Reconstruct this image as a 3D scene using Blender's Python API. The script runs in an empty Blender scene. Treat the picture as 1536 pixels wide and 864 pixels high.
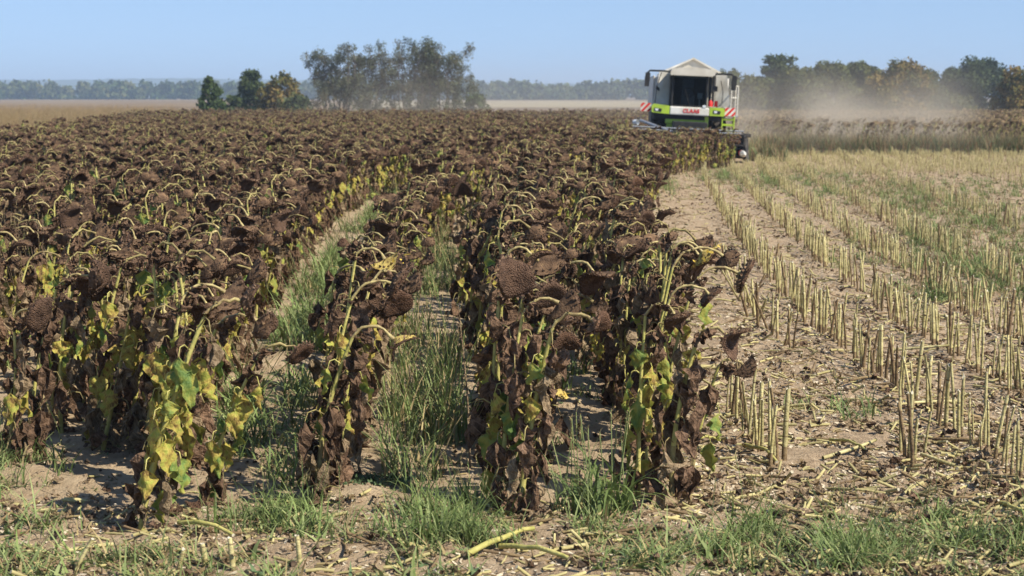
import bpy, math, random
import numpy as np
from mathutils import Vector, Matrix

random.seed(4)
rng = np.random.default_rng(11)
R = math.radians
sc = bpy.context.scene
col = sc.collection

# ------------------------------------------------------------------ camera
CAMZ, FPX, HOR = 2.3, 2560.0, 144.0
PITCH = math.atan((432 - HOR) / FPX)
cd = bpy.data.cameras.new('camera')
cam = bpy.data.objects.new('camera', cd); col.objects.link(cam)
cam.location = (0, 0, CAMZ)
cam.rotation_euler = (math.pi / 2 - PITCH, 0, 0)
cd.sensor_width = 36; cd.lens = 60
cd.clip_start = 0.1; cd.clip_end = 20000
cd.dof.use_dof = True; cd.dof.focus_distance = 11.5; cd.dof.aperture_fstop = 4.3
sc.camera = cam
# ------------------------------------------------------------------ world
SUNV = Vector((0.80, -0.50, 0.92)).normalized()
w = bpy.data.worlds.new('World'); sc.world = w; w.use_nodes = True
nt = w.node_tree; nt.nodes.clear()
wo = nt.nodes.new('ShaderNodeOutputWorld'); bg = nt.nodes.new('ShaderNodeBackground')
sky = nt.nodes.new('ShaderNodeTexSky'); sky.sky_type = 'NISHITA'; sky.sun_disc = False
sky.sun_elevation = math.asin(SUNV.z); sky.sun_rotation = math.atan2(SUNV.x, SUNV.y)
sky.altitude = 100; sky.air_density = 1.0; sky.dust_density = 0.15; sky.ozone_density = 3.0
tc = nt.nodes.new('ShaderNodeTexCoord'); va = nt.nodes.new('ShaderNodeVectorMath'); va.operation = 'ADD'
va.inputs[1].default_value = (0, 0, 0.14)
nt.links.new(tc.outputs['Generated'], va.inputs[0])
nt.links.new(va.outputs[0], sky.inputs['Vector'])
nt.links.new(sky.outputs[0], bg.inputs[0]); bg.inputs[1].default_value = 0.10
nt.links.new(bg.outputs[0], wo.inputs[0])
# ------------------------------------------------------------------ sun
sd = bpy.data.lights.new('sun', 'SUN'); sd.energy = 4.4; sd.angle = R(0.53); sd.color = (1.0, 0.93, 0.79)
sun = bpy.data.objects.new('sun', sd); col.objects.link(sun)
sun.rotation_euler = SUNV.to_track_quat('Z', 'Y').to_euler()
sc.view_settings.view_transform = 'Standard'; sc.view_settings.look = 'None'
sc.view_settings.exposure = 0.82; sc.view_settings.gamma = 1; sc.view_settings.use_curve_mapping = False
sc.cycles.use_denoising = True
sc.cycles.max_bounces = 5; sc.cycles.diffuse_bounces = 2; sc.cycles.glossy_bounces = 2
sc.cycles.transmission_bounces = 3; sc.cycles.transparent_max_bounces = 8; sc.cycles.volume_bounces = 0
sc.cycles.volume_step_rate = 2.0; sc.cycles.volume_max_steps = 96

# ------------------------------------------------------------------ helpers
def tag(o, label=None, cat=None, group=None, kind=None):
    if label: o['label'] = label
    if cat: o['category'] = cat
    if group: o['group'] = group
    if kind: o['kind'] = kind
    return o

def link(name, data, parent=None, loc=None):
    o = bpy.data.objects.new(name, data); col.objects.link(o)
    if parent: o.parent = parent
    if loc is not None: o.location = loc
    return o

def empty(name, loc=(0, 0, 0), rz=0.0):
    o = link(name, None, None, loc); o.rotation_euler = (0, 0, rz); o.empty_display_size = 0.2
    return o

class MB:
    """collects geometry from arrays and links it as one mesh"""
    def __init__(s): s.ch = []; s.n = 0
    def add(s, V, F, m, uv=None, smooth=False):
        V = np.asarray(V, float).reshape(-1, 3); F = np.asarray(F, int)
        s.ch.append((V, F + s.n, m, None if uv is None else np.asarray(uv, float).reshape(-1, 2), smooth)); s.n += len(V)
    def merge(s, o, M=None):
        for V, F, m, uv, sm in o.ch:
            V2 = V if M is None else V @ np.array(M.to_3x3()).T + np.array(M.translation)
            s.ch.append((V2, F + s.n, m, uv, sm))
        s.n += o.n
        return s
    def grid(s, P, m, uv=True, smooth=False, closed=False):
        a, b = P.shape[:2]
        i = np.arange(a - 1)[:, None] * b; bb = b if closed else b - 1
        j = np.arange(bb)[None, :]; j2 = (j + 1) % b
        F = np.stack([i + j, i + j2, i + b + j2, i + b + j], -1).reshape(-1, 4)
        U = None
        if uv:
            U = np.stack(np.meshgrid(np.linspace(0, 1, b), np.linspace(0, 1, a)), -1).reshape(-1, 2)
        s.add(P.reshape(-1, 3), F, m, U, smooth)
    def tube(s, path, rad, m, sides=6, cap=None):
        P = np.asarray(path, float); n = len(P); rad = np.broadcast_to(rad, (n,))
        T = np.gradient(P, axis=0); T /= np.linalg.norm(T, axis=1)[:, None] + 1e-9
        u = np.cross(T[0], (0.3, 0.9, 0.1)); u /= np.linalg.norm(u)
        a = np.linspace(0, 2 * np.pi, sides, endpoint=False)
        rows = []
        for k in range(n):
            u = u - T[k] * u.dot(T[k]); u /= np.linalg.norm(u) + 1e-9
            v = np.cross(T[k], u)
            rows.append(P[k] + rad[k] * (np.cos(a)[:, None] * u + np.sin(a)[:, None] * v))
        s.grid(np.array(rows), m, True, True, closed=True)
        if cap is not None:
            s.add(rows[-1], [list(range(sides))], cap)
    def box(s, a, b, m):
        x0, y0, z0 = a; x1, y1, z1 = b
        V = [(x0,y0,z0),(x1,y0,z0),(x1,y1,z0),(x0,y1,z0),(x0,y0,z1),(x1,y0,z1),(x1,y1,z1),(x0,y1,z1)]
        s.add(V, [(0,3,2,1),(4,5,6,7),(0,1,5,4),(1,2,6,5),(2,3,7,6),(3,0,4,7)], m)
    def prism(s, poly, y0, y1, m):
        """polygon in x,z extruded along y"""
        n = len(poly)
        V = [(x, y0, z) for x, z in poly] + [(x, y1, z) for x, z in poly]
        q = [(i, (i + 1) % n, n + (i + 1) % n, n + i) for i in range(n)]
        s.add(V, q, m); s.add(V[:n], [list(range(n))[::-1]], m); s.add(V[n:], [list(range(n))], m)
    def mesh(s, name):
        me = bpy.data.meshes.new(name)
        mats = []; V = np.concatenate([c[0] for c in s.ch]); me.vertices.add(len(V)); me.vertices.foreach_set('co', V.ravel())
        LV, LS, LT, MI, SM, UV = [], [], [], [], [], []
        st = 0
        for Vc, F, m, uv, sm in s.ch:
            base = F.min() if False else None
            k = F.shape[1]; LV.append(F.ravel()); LS.append(st + np.arange(len(F)) * k); LT.append(np.full(len(F), k)); st += F.size
            if m not in mats: mats.append(m)
            MI.append(np.full(len(F), mats.index(m))); SM.append(np.full(len(F), sm))
            UV.append((F, uv))
        me.loops.add(st); me.loops.foreach_set('vertex_index', np.concatenate(LV).astype(np.int32))
        nf = sum(len(x) for x in LS); me.polygons.add(nf)
        me.polygons.foreach_set('loop_start', np.concatenate(LS).astype(np.int32))
        me.polygons.foreach_set('loop_total', np.concatenate(LT).astype(np.int32))
        me.polygons.foreach_set('material_index', np.concatenate(MI).astype(np.int32))
        me.polygons.foreach_set('use_smooth', np.concatenate(SM))
        uvl = me.uv_layers.new(name='UVMap')
        out = []; off = 0
        for (Vc, F, m, uv, sm) in s.ch:
            if uv is None: out.append(np.zeros((F.size, 2)))
            else: out.append(uv[(F - off).ravel()])
            off += len(Vc)
        uvl.data.foreach_set('uv', np.concatenate(out).astype(np.float32).ravel())
        for m in mats: me.materials.append(m)
        me.update(calc_edges=True); me.validate()
        return me
    def build(s, name, parent=None, loc=None): return link(name, s.mesh(name), parent, loc)

# ------------------------------------------------------------------ materials
def mat(name, c1, c2=None, scale=8.0, rough=0.85, bump=0.0, bscale=None, spec=0.2, transl=0.0, c3=None,
        uvmode=None, rand=0.0, metal=0.0, detail=5, pos=(0.35, 0.65), coord='Object'):
    m = bpy.data.materials.new(name); m.use_nodes = True
    t = m.node_tree; N = t.nodes; L = t.links
    b = N['Principled BSDF']; b.inputs['Roughness'].default_value = rough
    b.inputs['Specular IOR Level'].default_value = spec; b.inputs['Metallic'].default_value = metal
    c2 = c2 or c1
    g = N.new('ShaderNodeTexCoord')
    no = N.new('ShaderNodeTexNoise'); no.inputs['Scale'].default_value = scale; no.inputs['Detail'].default_value = detail
    L.new(g.outputs[coord], no.inputs['Vector'])
    r = N.new('ShaderNodeValToRGB'); r.color_ramp.elements[0].position = pos[0]; r.color_ramp.elements[1].position = pos[1]
    r.color_ramp.elements[0].color = (*c1, 1); r.color_ramp.elements[1].color = (*c2, 1)
    if c3:
        e = r.color_ramp.elements.new(min(0.95, pos[1] + 0.1)); e.color = (*c3, 1)
    L.new(no.outputs['Fac'], r.inputs['Fac'])
    out = r.outputs['Color']
    if uvmode == 'leaf':      # veins from the leaf's own UV, browned rim
        u = N.new('ShaderNodeUVMap'); sp = N.new('ShaderNodeSeparateXYZ'); L.new(u.outputs[0], sp.inputs[0])
        def mth(op, a, bb=None):
            q = N.new('ShaderNodeMath'); q.operation = op
            for i, x in enumerate((a, bb)):
                if x is None: continue
                if isinstance(x, (int, float)): q.inputs[i].default_value = x
                else: L.new(x, q.inputs[i])
            return q.outputs[0]
        du = mth('ABSOLUTE', mth('SUBTRACT', sp.outputs[0], 0.5))
        fr = mth('FRACT', mth('MULTIPLY', mth('SUBTRACT', sp.outputs[1], mth('MULTIPLY', du, 0.9)), 7.0))
        ve = mth('ADD', mth('LESS_THAN', fr, 0.13), mth('LESS_THAN', du, 0.02))
        mx = N.new('ShaderNodeMixRGB'); mx.blend_type = 'MIX'; mx.inputs[2].default_value = (*(min(1, x * 1.5 + 0.03) for x in c2), 1)
        L.new(mth('MULTIPLY', ve, 0.35), mx.inputs[0]); L.new(out, mx.inputs[1]); out = mx.outputs[0]
    if rand:
        oi = N.new('ShaderNodeObjectInfo'); hv = N.new('ShaderNodeHueSaturation')
        mr = N.new('ShaderNodeMapRange'); mr.inputs[3].default_value = 1 - rand; mr.inputs[4].default_value = 1 + rand
        L.new(oi.outputs['Random'], mr.inputs[0]); L.new(mr.outputs[0], hv.inputs['Value']); L.new(out, hv.inputs['Color']); out = hv.outputs[0]
    L.new(out, b.inputs['Base Color'])
    if bump:
        n2 = N.new('ShaderNodeTexNoise'); n2.inputs['Scale'].default_value = bscale or scale * 3; n2.inputs['Detail'].default_value = 4
        L.new(g.outputs[coord], n2.inputs['Vector'])
        bp = N.new('ShaderNodeBump'); bp.inputs['Strength'].default_value = min(1, bump); bp.inputs['Distance'].default_value = 0.02
        L.new(n2.outputs['Fac'], bp.inputs['Height']); L.new(bp.outputs[0], b.inputs['Normal'])
    if transl:
        tr = N.new('ShaderNodeBsdfTranslucent'); L.new(out, tr.inputs['Color'])
        ms = N.new('ShaderNodeMixShader'); ms.inputs[0].default_value = transl
        L.new(b.outputs[0], ms.inputs[1]); L.new(tr.outputs[0], ms.inputs[2])
        L.new(ms.outputs[0], N['Material Output'].inputs[0])
    return m

M_stem = mat('stem_yellow_green', (.33, .31, .085), (.50, .44, .15), 14, .6, .3, 60, .3, rand=.12)
M_stemlow = mat('stem_dry_low', (.14, .10, .05), (.36, .30, .12), 10, .8, .4, 60, rand=.1)
M_neck = mat('neck_pale', (.20, .14, .065), (.46, .38, .16), 28, .55, .2, 80, .3)
M_dead = mat('leaf_dead', (.058, .035, .023), (.20, .124, .078), 26, .95, .8, 90, .1, .10, uvmode='leaf', rand=.25)
M_dead2 = mat('leaf_dead_pale', (.13, .09, .052), (.32, .235, .145), 24, .95, .8, 90, .1, .12, uvmode='leaf', rand=.2)
M_yel = mat('leaf_yellow', (.19, .115, .04), (.43, .34, .08), 22, .75, .5, 60, .2, .25, c3=(.34, .36, .07), uvmode='leaf', pos=(.36, .5), rand=.1)
M_grn = mat('leaf_green', (.36, .33, .07), (.17, .24, .055), 12, .65, .5, 60, .25, .25, c3=(.10, .18, .05), uvmode='leaf', pos=(.40, .56), rand=.1)
M_bract = mat('bract_dark', (.048, .031, .023), (.185, .118, .08), 60, .95, .5, 150, .1, rand=.2)
M_bract2 = mat('bract_rust', (.085, .045, .028), (.26, .17, .10), 50, .95, .5, 150, .1, rand=.2)
M_back = mat('head_back', (.055, .034, .023), (.17, .105, .062), 20, .9, .5, 100, .1, rand=.2, c3=(.30, .20, .10), pos=(.3, .62))
M_backy = mat('head_back_yellow', (.20, .125, .045), (.48, .36, .11), 22, .8, .5, 100, .1, pos=(.3, .5))
M_petal = mat('petal_dry', (.45, .30, .05), (.62, .45, .08), 40, .8)
M_pith = mat('stalk_pith', (.42, .37, .26), (.60, .55, .43), 90, .9)
M_cut = mat('stubble_stalk', (.30, .25, .10), (.57, .50, .25), 9, .65, .4, 60, .3, rand=.22, coord='Object')
M_cutb = mat('stubble_stalk_brown', (.12, .075, .045), (.30, .22, .11), 12, .85, .5, 60, .2, rand=.2)
M_grass = mat('grass_green', (.085, .135, .038), (.22, .28, .085), 3.5, .6, 0, None, .3, .25, rand=.22)
M_grass2 = mat('grass_grey_green', (.16, .20, .075), (.31, .35, .145), 4, .7, 0, None, .2, .2, rand=.2)
M_straw = mat('grass_straw', (.30, .23, .11), (.45, .36, .19), 5, .85, 0, None, .1, .2, rand=.18)
M_tan = mat('dry_grass', (.24, .155, .085), (.38, .27, .155), 3, .9, 0, None, .1, .15, rand=.2)
M_weed = mat('weed_leaf', (.07, .115, .05), (.13, .18, .085), 18, .8, 0, None, .2, .15, rand=.15)
M_chip = mat('chaff_pale', (.42, .34, .23), (.68, .60, .47), 30, .9, rand=.2)
M_crumb = mat('crumb_dark', (.035, .025, .018), (.13, .09, .06), 40, .95, rand=.2)

# seeds on the disc: fine cells, a greyer rim
def seed_mat(name, a, b_):
    m = mat(name, a, b_, 17, .9, 0, rand=.2, c3=(.24, .16, .105), pos=(.3, .66))
    t = m.node_tree; N = t.nodes; L = t.links
    g = N.new('ShaderNodeTexCoord'); v = N.new('ShaderNodeTexVoronoi'); v.inputs['Scale'].default_value = 120
    L.new(g.outputs['Object'], v.inputs['Vector'])
    bp = N.new('ShaderNodeBump'); bp.inputs['Strength'].default_value = 1; bp.inputs['Distance'].default_value = .012; bp.invert = True
    L.new(v.outputs['Distance'], bp.inputs['Height']); L.new(bp.outputs[0], N['Principled BSDF'].inputs['Normal'])
    return m
M_seed = seed_mat('seed_disc', (.066, .038, .025), (.165, .098, .064))
M_seed2 = seed_mat('seed_disc_red', (.07, .036, .022), (.16, .09, .055))

# ------------------------------------------------------------------ layout of the field
def bendR(D): return np.interp(D, [8, 12, 17, 21, 27, 34, 48, 58, 68, 80, 110, 160], [.05, 0, -.1, .06, .4, .9, 2.1, 3.2, 4.6, 7.0, 14.5, 31])
def bendL(D): return np.interp(D, [8, 10, 20, 30, 42, 55, 65, 80, 110, 160], [.05, 0, -.38, -.62, -.4, .6, 1.8, 4.2, 11, 27])
def rowX(c, D):
    wgt = np.clip((0.9 - c) / 2.0, 0, 1)
    fan = np.where(np.asarray(c) < 0, .25, .10) * (1 - np.exp(-np.maximum(D - 10, -2) / 12))
    return c * (1 + fan) + (1 - wgt) * bendR(D) + wgt * bendL(D)
def edgeX(D): return np.interp(D, [8, 10, 15, 24, 32, 40, 48, 53, 55, 58.2, 58.4], [1.25, 1.2, 1.15, 1.75, 2.5, 3.3, 4.3, 5.8, 7.0, 7.25, 4.2])

def vnoise(x, y, s, seed=0):
    x = np.asarray(x, float) / s; y = np.asarray(y, float) / s
    i = np.floor(x).astype(np.int64); j = np.floor(y).astype(np.int64); fx = x - i; fy = y - j
    fx = fx * fx * (3 - 2 * fx); fy = fy * fy * (3 - 2 * fy)
    def h(a, b):
        n = (a * 374761393 + b * 668265263 + seed * 974634777) & 0xffffffff
        n = ((n ^ (n >> 13)) * 1274126177) & 0xffffffff
        return ((n ^ (n >> 16)) & 0xffff) / 65535.0
    return (h(i, j) * (1 - fx) + h(i + 1, j) * fx) * (1 - fy) + (h(i, j + 1) * (1 - fx) + h(i + 1, j + 1) * fx) * fy - .5

def gz(x, y):
    x = np.asarray(x, float); y = np.asarray(y, float)
    near = np.clip((60 - y) / 25, 0, 1) * np.clip((30 - np.abs(x)) / 10, 0, 1)
    h = .05 * vnoise(x, y, 1.3, 1) + .055 * vnoise(x, y, .45, 2) + .034 * vnoise(x, y, .17, 3) + .016 * vnoise(x, y, .07, 4)
    for (mx, my, r, a) in ((-.86, 9.6, .32, .07), (.36, 11.6, .30, .09), (.40, 12.5, .3, .10), (.33, 13.6, .3, .08), (-3.0, 10.2, .35, .06), (-.1, 9.95, .35, .04)):
        h = h + a * np.exp(-(((x - mx) / r) ** 2 + ((y - my) / (r * .55)) ** 2))
    return h * near
def gzf(x, y): return float(gz(x, y))

# ------------------------------------------------------------------ ground
def axis(parts):
    out = []
    for a, b, st in parts: out.append(np.arange(a, b, st))
    return np.unique(np.concatenate(out + [np.array([parts[-1][1]])]))
gx = axis([(-7000, -400, 900), (-400, -60, 60), (-60, -12, 3), (-12, -5, .25), (-5, 7, .035), (7, 14, .2), (14, 60, 3), (60, 400, 60), (400, 7000, 900)])
gy = axis([(-300, 0, 60), (0, 7.5, .8), (7.5, 16, .04), (16, 30, .08), (30, 60, .4), (60, 200, 6), (200, 1000, 80), (1000, 9000, 800)])
GX, GY = np.meshgrid(gx, gy)
P = np.stack([GX, GY, gz(GX, GY)], -1)

def soil_material():
    m = bpy.data.materials.new('field_soil'); m.use_nodes = True
    t = m.node_tree; N = t.nodes; L = t.links; b = N['Principled BSDF']
    b.inputs['Roughness'].default_value = .95; b.inputs['Specular IOR Level'].default_value = .1
    g = N.new('ShaderNodeTexCoord')
    def noise(s, d=6, r=.6):
        n = N.new('ShaderNodeTexNoise'); n.inputs['Scale'].default_value = s; n.inputs['Detail'].default_value = d
        n.inputs['Roughness'].default_value = r; L.new(g.outputs['Object'], n.inputs['Vector']); return n.outputs['Fac']
    def ramp(f, stops):
        r = N.new('ShaderNodeValToRGB')
        while len(r.color_ramp.elements) < len(stops): r.color_ramp.elements.new(.5)
        for e, (p, c) in zip(r.color_ramp.elements, stops): e.position = p; e.color = (*c, 1) if len(c) == 3 else c
        L.new(f, r.inputs[0]); return r.outputs[0]
    def mix(f, a, c, mode='MIX'):
        x = N.new('ShaderNodeMixRGB'); x.blend_type = mode
        for i, v in enumerate((f, a, c)):
            if isinstance(v, float): x.inputs[i].default_value = v
            elif isinstance(v, tuple): x.inputs[i].default_value = (*v, 1)
            else: L.new(v, x.inputs[i])
        return x.outputs[0]
    def mth(op, a, c=0.0, clamp=False):
        q = N.new('ShaderNodeMath'); q.operation = op; q.use_clamp = clamp
        for i, x in enumerate((a, c)):
            if isinstance(x, (int, float)): q.inputs[i].default_value = x
            else: L.new(x, q.inputs[i])
        return q.outputs[0]
    sp = N.new('ShaderNodeSeparateXYZ'); L.new(g.outputs['Object'], sp.inputs[0])
    sand = ramp(noise(2.2), [(.3, (.41, .305, .195)), (.7, (.56, .435, .29))])
    litter = ramp(noise(14, 8, .75), [(.30, (.16, .11, .07)), (.42, (.40, .295, .195)), (.6, (.53, .405, .27)), (.72, (.66, .55, .38))])
    side = mth('MULTIPLY', mth('SUBTRACT', sp.outputs[0], 0.9), 1.2, True)
    near = mth('MULTIPLY', mth('SUBTRACT', 9.3, sp.outputs[1]), 2.0, True)
    f = mth('MAXIMUM', side, near)
    f = mth('MULTIPLY', f, mth('ADD', .72, mth('MULTIPLY', noise(1.1, 3), .6)), True)
    c = mix(f, sand, litter)
    c = mix(1.0, c, ramp(noise(3.3, 7, .7), [(.32, (.80, .76, .72)), (.6, (1.0, 1.0, 1.0))]), 'MULTIPLY')
    # beyond the harvested ground: pale stubble land, brown strips, dry grass
    farc = ramp(noise(.02, 4), [(.35, (.16, .11, .065)), (.5, (.21, .15, .09)), (.65, (.25, .19, .12))])
    ff = mth('MULTIPLY', mth('SUBTRACT', sp.outputs[1], 130.0), .02, True)
    c = mix(ff, c, farc)
    L.new(c, b.inputs['Base Color'])
    bp = N.new('ShaderNodeBump'); bp.inputs['Strength'].default_value = .9; bp.inputs['Distance'].default_value = .045
    L.new(mth('ADD', mth('ADD', noise(22, 8, .7), mth('MULTIPLY', noise(90, 4, .7), .35)), mth('MULTIPLY', noise(5, 6, .7), 1.6)), bp.inputs['Height']); L.new(bp.outputs[0], b.inputs['Normal'])
    return m
M_soil = soil_material()
mb = MB(); mb.grid(P, M_soil, True, True)
tag(mb.build('ground'), 'sandy field soil with litter of straw and chaff', None, None, 'structure')

# far field strips (sheets a little above the ground)
def strip(name, pts, m, z, label):
    b = MB(); b.add([(x, y, z) for x, y in pts], [list(range(len(pts)))], m)
    tag(b.build(name), label, None, None, 'structure')
M_pale = mat('far_stubble', (.27, .225, .15), (.34, .285, .19), .03, .95)
M_brownf = mat('far_brown', (.15, .105, .07), (.21, .15, .10), .05, .95)
strip('far_field', [(-30, 330), (500, 330), (600, 780), (-60, 780)], M_pale, .10, 'pale stubble field far beyond the sunflowers')
strip('far_field', [(-30, 170), (500, 225), (500, 325), (-30, 325)], M_brownf, .05, 'dull brown field beyond the row of willows')

# ------------------------------------------------------------------ distant hills
M_hill = mat('hill_forest', (.035, .055, .030), (.06, .085, .045), .01, .95)
def ridge(name, y, x0, x1, hf, depth, m, label):
    n = 700; xs = np.linspace(x0, x1, n); top = hf(xs)
    rows = [np.stack([xs, np.full(n, y - depth), np.full(n, -2.0)], -1), np.stack([xs, np.full(n, y - depth * .4), top * .7], -1),
            np.stack([xs, np.full(n, y), top], -1), np.stack([xs, np.full(n, y + depth), np.full(n, -2.)], -1)]
    b = MB(); b.grid(np.array(rows), m, True, True); tag(b.build(name), label, None, None, 'structure')
ridge('hills', 3700, -2200, 2200, lambda x: (35 + 3 * np.exp(-((x + 700) / 300) ** 2) + 3 * vnoise(x, 0 * x, 500, 3) + 4 * vnoise(x, 0 * x, 60, 5) + 2 * vnoise(x, 0 * x, 17, 6) - 9 * np.clip((x + 300) / 500, 0, 1)), 500, M_hill,
      'long low wooded hills on the horizon, faded blue')

# ------------------------------------------------------------------ scatter: instanced stuff
def scatter(name, pts, rot, scl, vi, meshes, label, kind='stuff', group=None):
    me = bpy.data.meshes.new(name); n = len(pts); me.vertices.add(n)
    me.vertices.foreach_set('co', np.asarray(pts, np.float32).ravel())
    a = me.attributes.new('rot', 'FLOAT_VECTOR', 'POINT'); a.data.foreach_set('vector', np.asarray(rot, np.float32).ravel())
    a = me.attributes.new('scl', 'FLOAT', 'POINT'); a.data.foreach_set('value', np.asarray(scl, np.float32))
    a = me.attributes.new('vi', 'INT', 'POINT'); a.data.foreach_set('value', np.asarray(vi, np.int32))
    o = link(name, me); tag(o, label, None, group, kind)
    g = bpy.data.node_groups.new(name + '_nodes', 'GeometryNodeTree')
    g.interface.new_socket('Geometry', in_out='INPUT', socket_type='NodeSocketGeometry')
    g.interface.new_socket('Geometry', in_out='OUTPUT', socket_type='NodeSocketGeometry')
    N = g.nodes; L = g.links
    gi = N.new('NodeGroupInput'); go = N.new('NodeGroupOutput'); ip = N.new('GeometryNodeInstanceOnPoints')
    g2 = N.new('GeometryNodeGeometryToInstance')
    for m_ in meshes[::-1]:
        src = bpy.data.objects.new(m_.name + '_source', m_)
        oi = N.new('GeometryNodeObjectInfo'); oi.inputs['Object'].default_value = src; oi.inputs['As Instance'].default_value = False
        L.new(oi.outputs['Geometry'], g2.inputs[0])
    def attr(nm, ty):
        q = N.new('GeometryNodeInputNamedAttribute'); q.data_type = ty; q.inputs[0].default_value = nm
        return q.outputs[0]
    L.new(gi.outputs[0], ip.inputs['Points']); L.new(g2.outputs[0], ip.inputs['Instance'])
    ip.inputs['Pick Instance'].default_value = True
    L.new(attr('vi', 'INT'), ip.inputs['Instance Index'])
    e = N.new('FunctionNodeEulerToRotation'); L.new(attr('rot', 'FLOAT_VECTOR'), e.inputs[0]); L.new(e.outputs[0], ip.inputs['Rotation'])
    L.new(attr('scl', 'FLOAT'), ip.inputs['Scale'])
    L.new(ip.outputs[0], go.inputs[0])
    md = o.modifiers.new('instances', 'NODES'); md.node_group = g
    return o

rng = np.random.default_rng(101)
# ------------------------------------------------------------------ trees
def leaf_cloud(mb, C, Rad, n, size, mats, flat=.8, hollow=.55, cone=0):
    """n leaf clumps spread through blobs centred at C with radii Rad"""
    C = np.asarray(C, float); Rad = np.asarray(Rad, float)
    pr = Rad ** 2.2; k = rng.choice(len(C), n, p=pr / pr.sum())
    d = rng.normal(size=(n, 3)); d /= np.linalg.norm(d, axis=1)[:, None]
    r = hollow + (1 - hollow) * rng.random(n) ** .6
    p = C[k] + d * (Rad[k] * r)[:, None] * np.array([1, 1, flat])
    p += rng.normal(size=(n, 3)) * size * .6
    u = rng.normal(size=(n, 3)); u /= np.linalg.norm(u, axis=1)[:, None]
    v = np.cross(u, rng.normal(size=(n, 3))); v /= np.linalg.norm(v, axis=1)[:, None]
    s = size * rng.uniform(.5, 1.3, n)[:, None]
    Q = np.stack([p - u * s - v * s * .5, p + u * s * .3 - v * s * .6, p + u * s + v * s * .4, p - u * s * .4 + v * s * .6], 1)
    mi = rng.integers(0, len(mats), len(C))[k]
    jit = rng.random(n) < .3; mi = np.where(jit, rng.integers(0, len(mats), n), mi)
    for i, m in enumerate(mats):
        q = Q[mi == i]
        if len(q): mb.add(q.reshape(-1, 3), np.arange(len(q) * 4).reshape(-1, 4), m)

def fol(name, a): return mat(name, tuple(x * .75 for x in a), tuple(x * 1.25 for x in a), 1.5, .8, 0, None, .15, .15)
F_dark = [fol('foliage_dark_a', (.035, .055, .02)), fol('foliage_dark_b', (.06, .082, .028)), fol('foliage_dark_c', (.08, .10, .038))]
F_mid = [fol('foliage_mid_a', (.055, .085, .028)), fol('foliage_mid_b', (.08, .115, .038)), fol('foliage_mid_c', (.05, .075, .03))]
F_olive = [fol('foliage_olive_a', (.15, .125, .035)), fol('foliage_olive_b', (.22, .155, .05)), fol('foliage_olive_c', (.09, .10, .03))]
F_will = [fol('foliage_willow_a', (.085, .10, .055)), fol('foliage_willow_b', (.12, .13, .07)), fol('foliage_willow_c', (.06, .07, .045)), fol('foliage_willow_d', (.13, .115, .07))]
F_belt = [fol('foliage_belt_a', (.10, .115, .035)), fol('foliage_belt_b', (.115, .115, .038)), fol('foliage_belt_c', (.07, .085, .03))]
M_bark = mat('bark', (.07, .055, .045), (.16, .13, .105), 3, .95, .6, 8)

def limb(path0, d, length, r0, n=6, wob=.12, up=.25):
    p = np.array(path0, float); out = [p.copy()]; d = np.array(d, float); d /= np.linalg.norm(d)
    for i in range(n):
        d = d + rng.normal(size=3) * wob + np.array([0, 0, up * .15]); d /= np.linalg.norm(d)
        p = p + d * length / n; out.append(p.copy())
    return np.array(out), np.linspace(r0, r0 * .25, n + 1)

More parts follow.
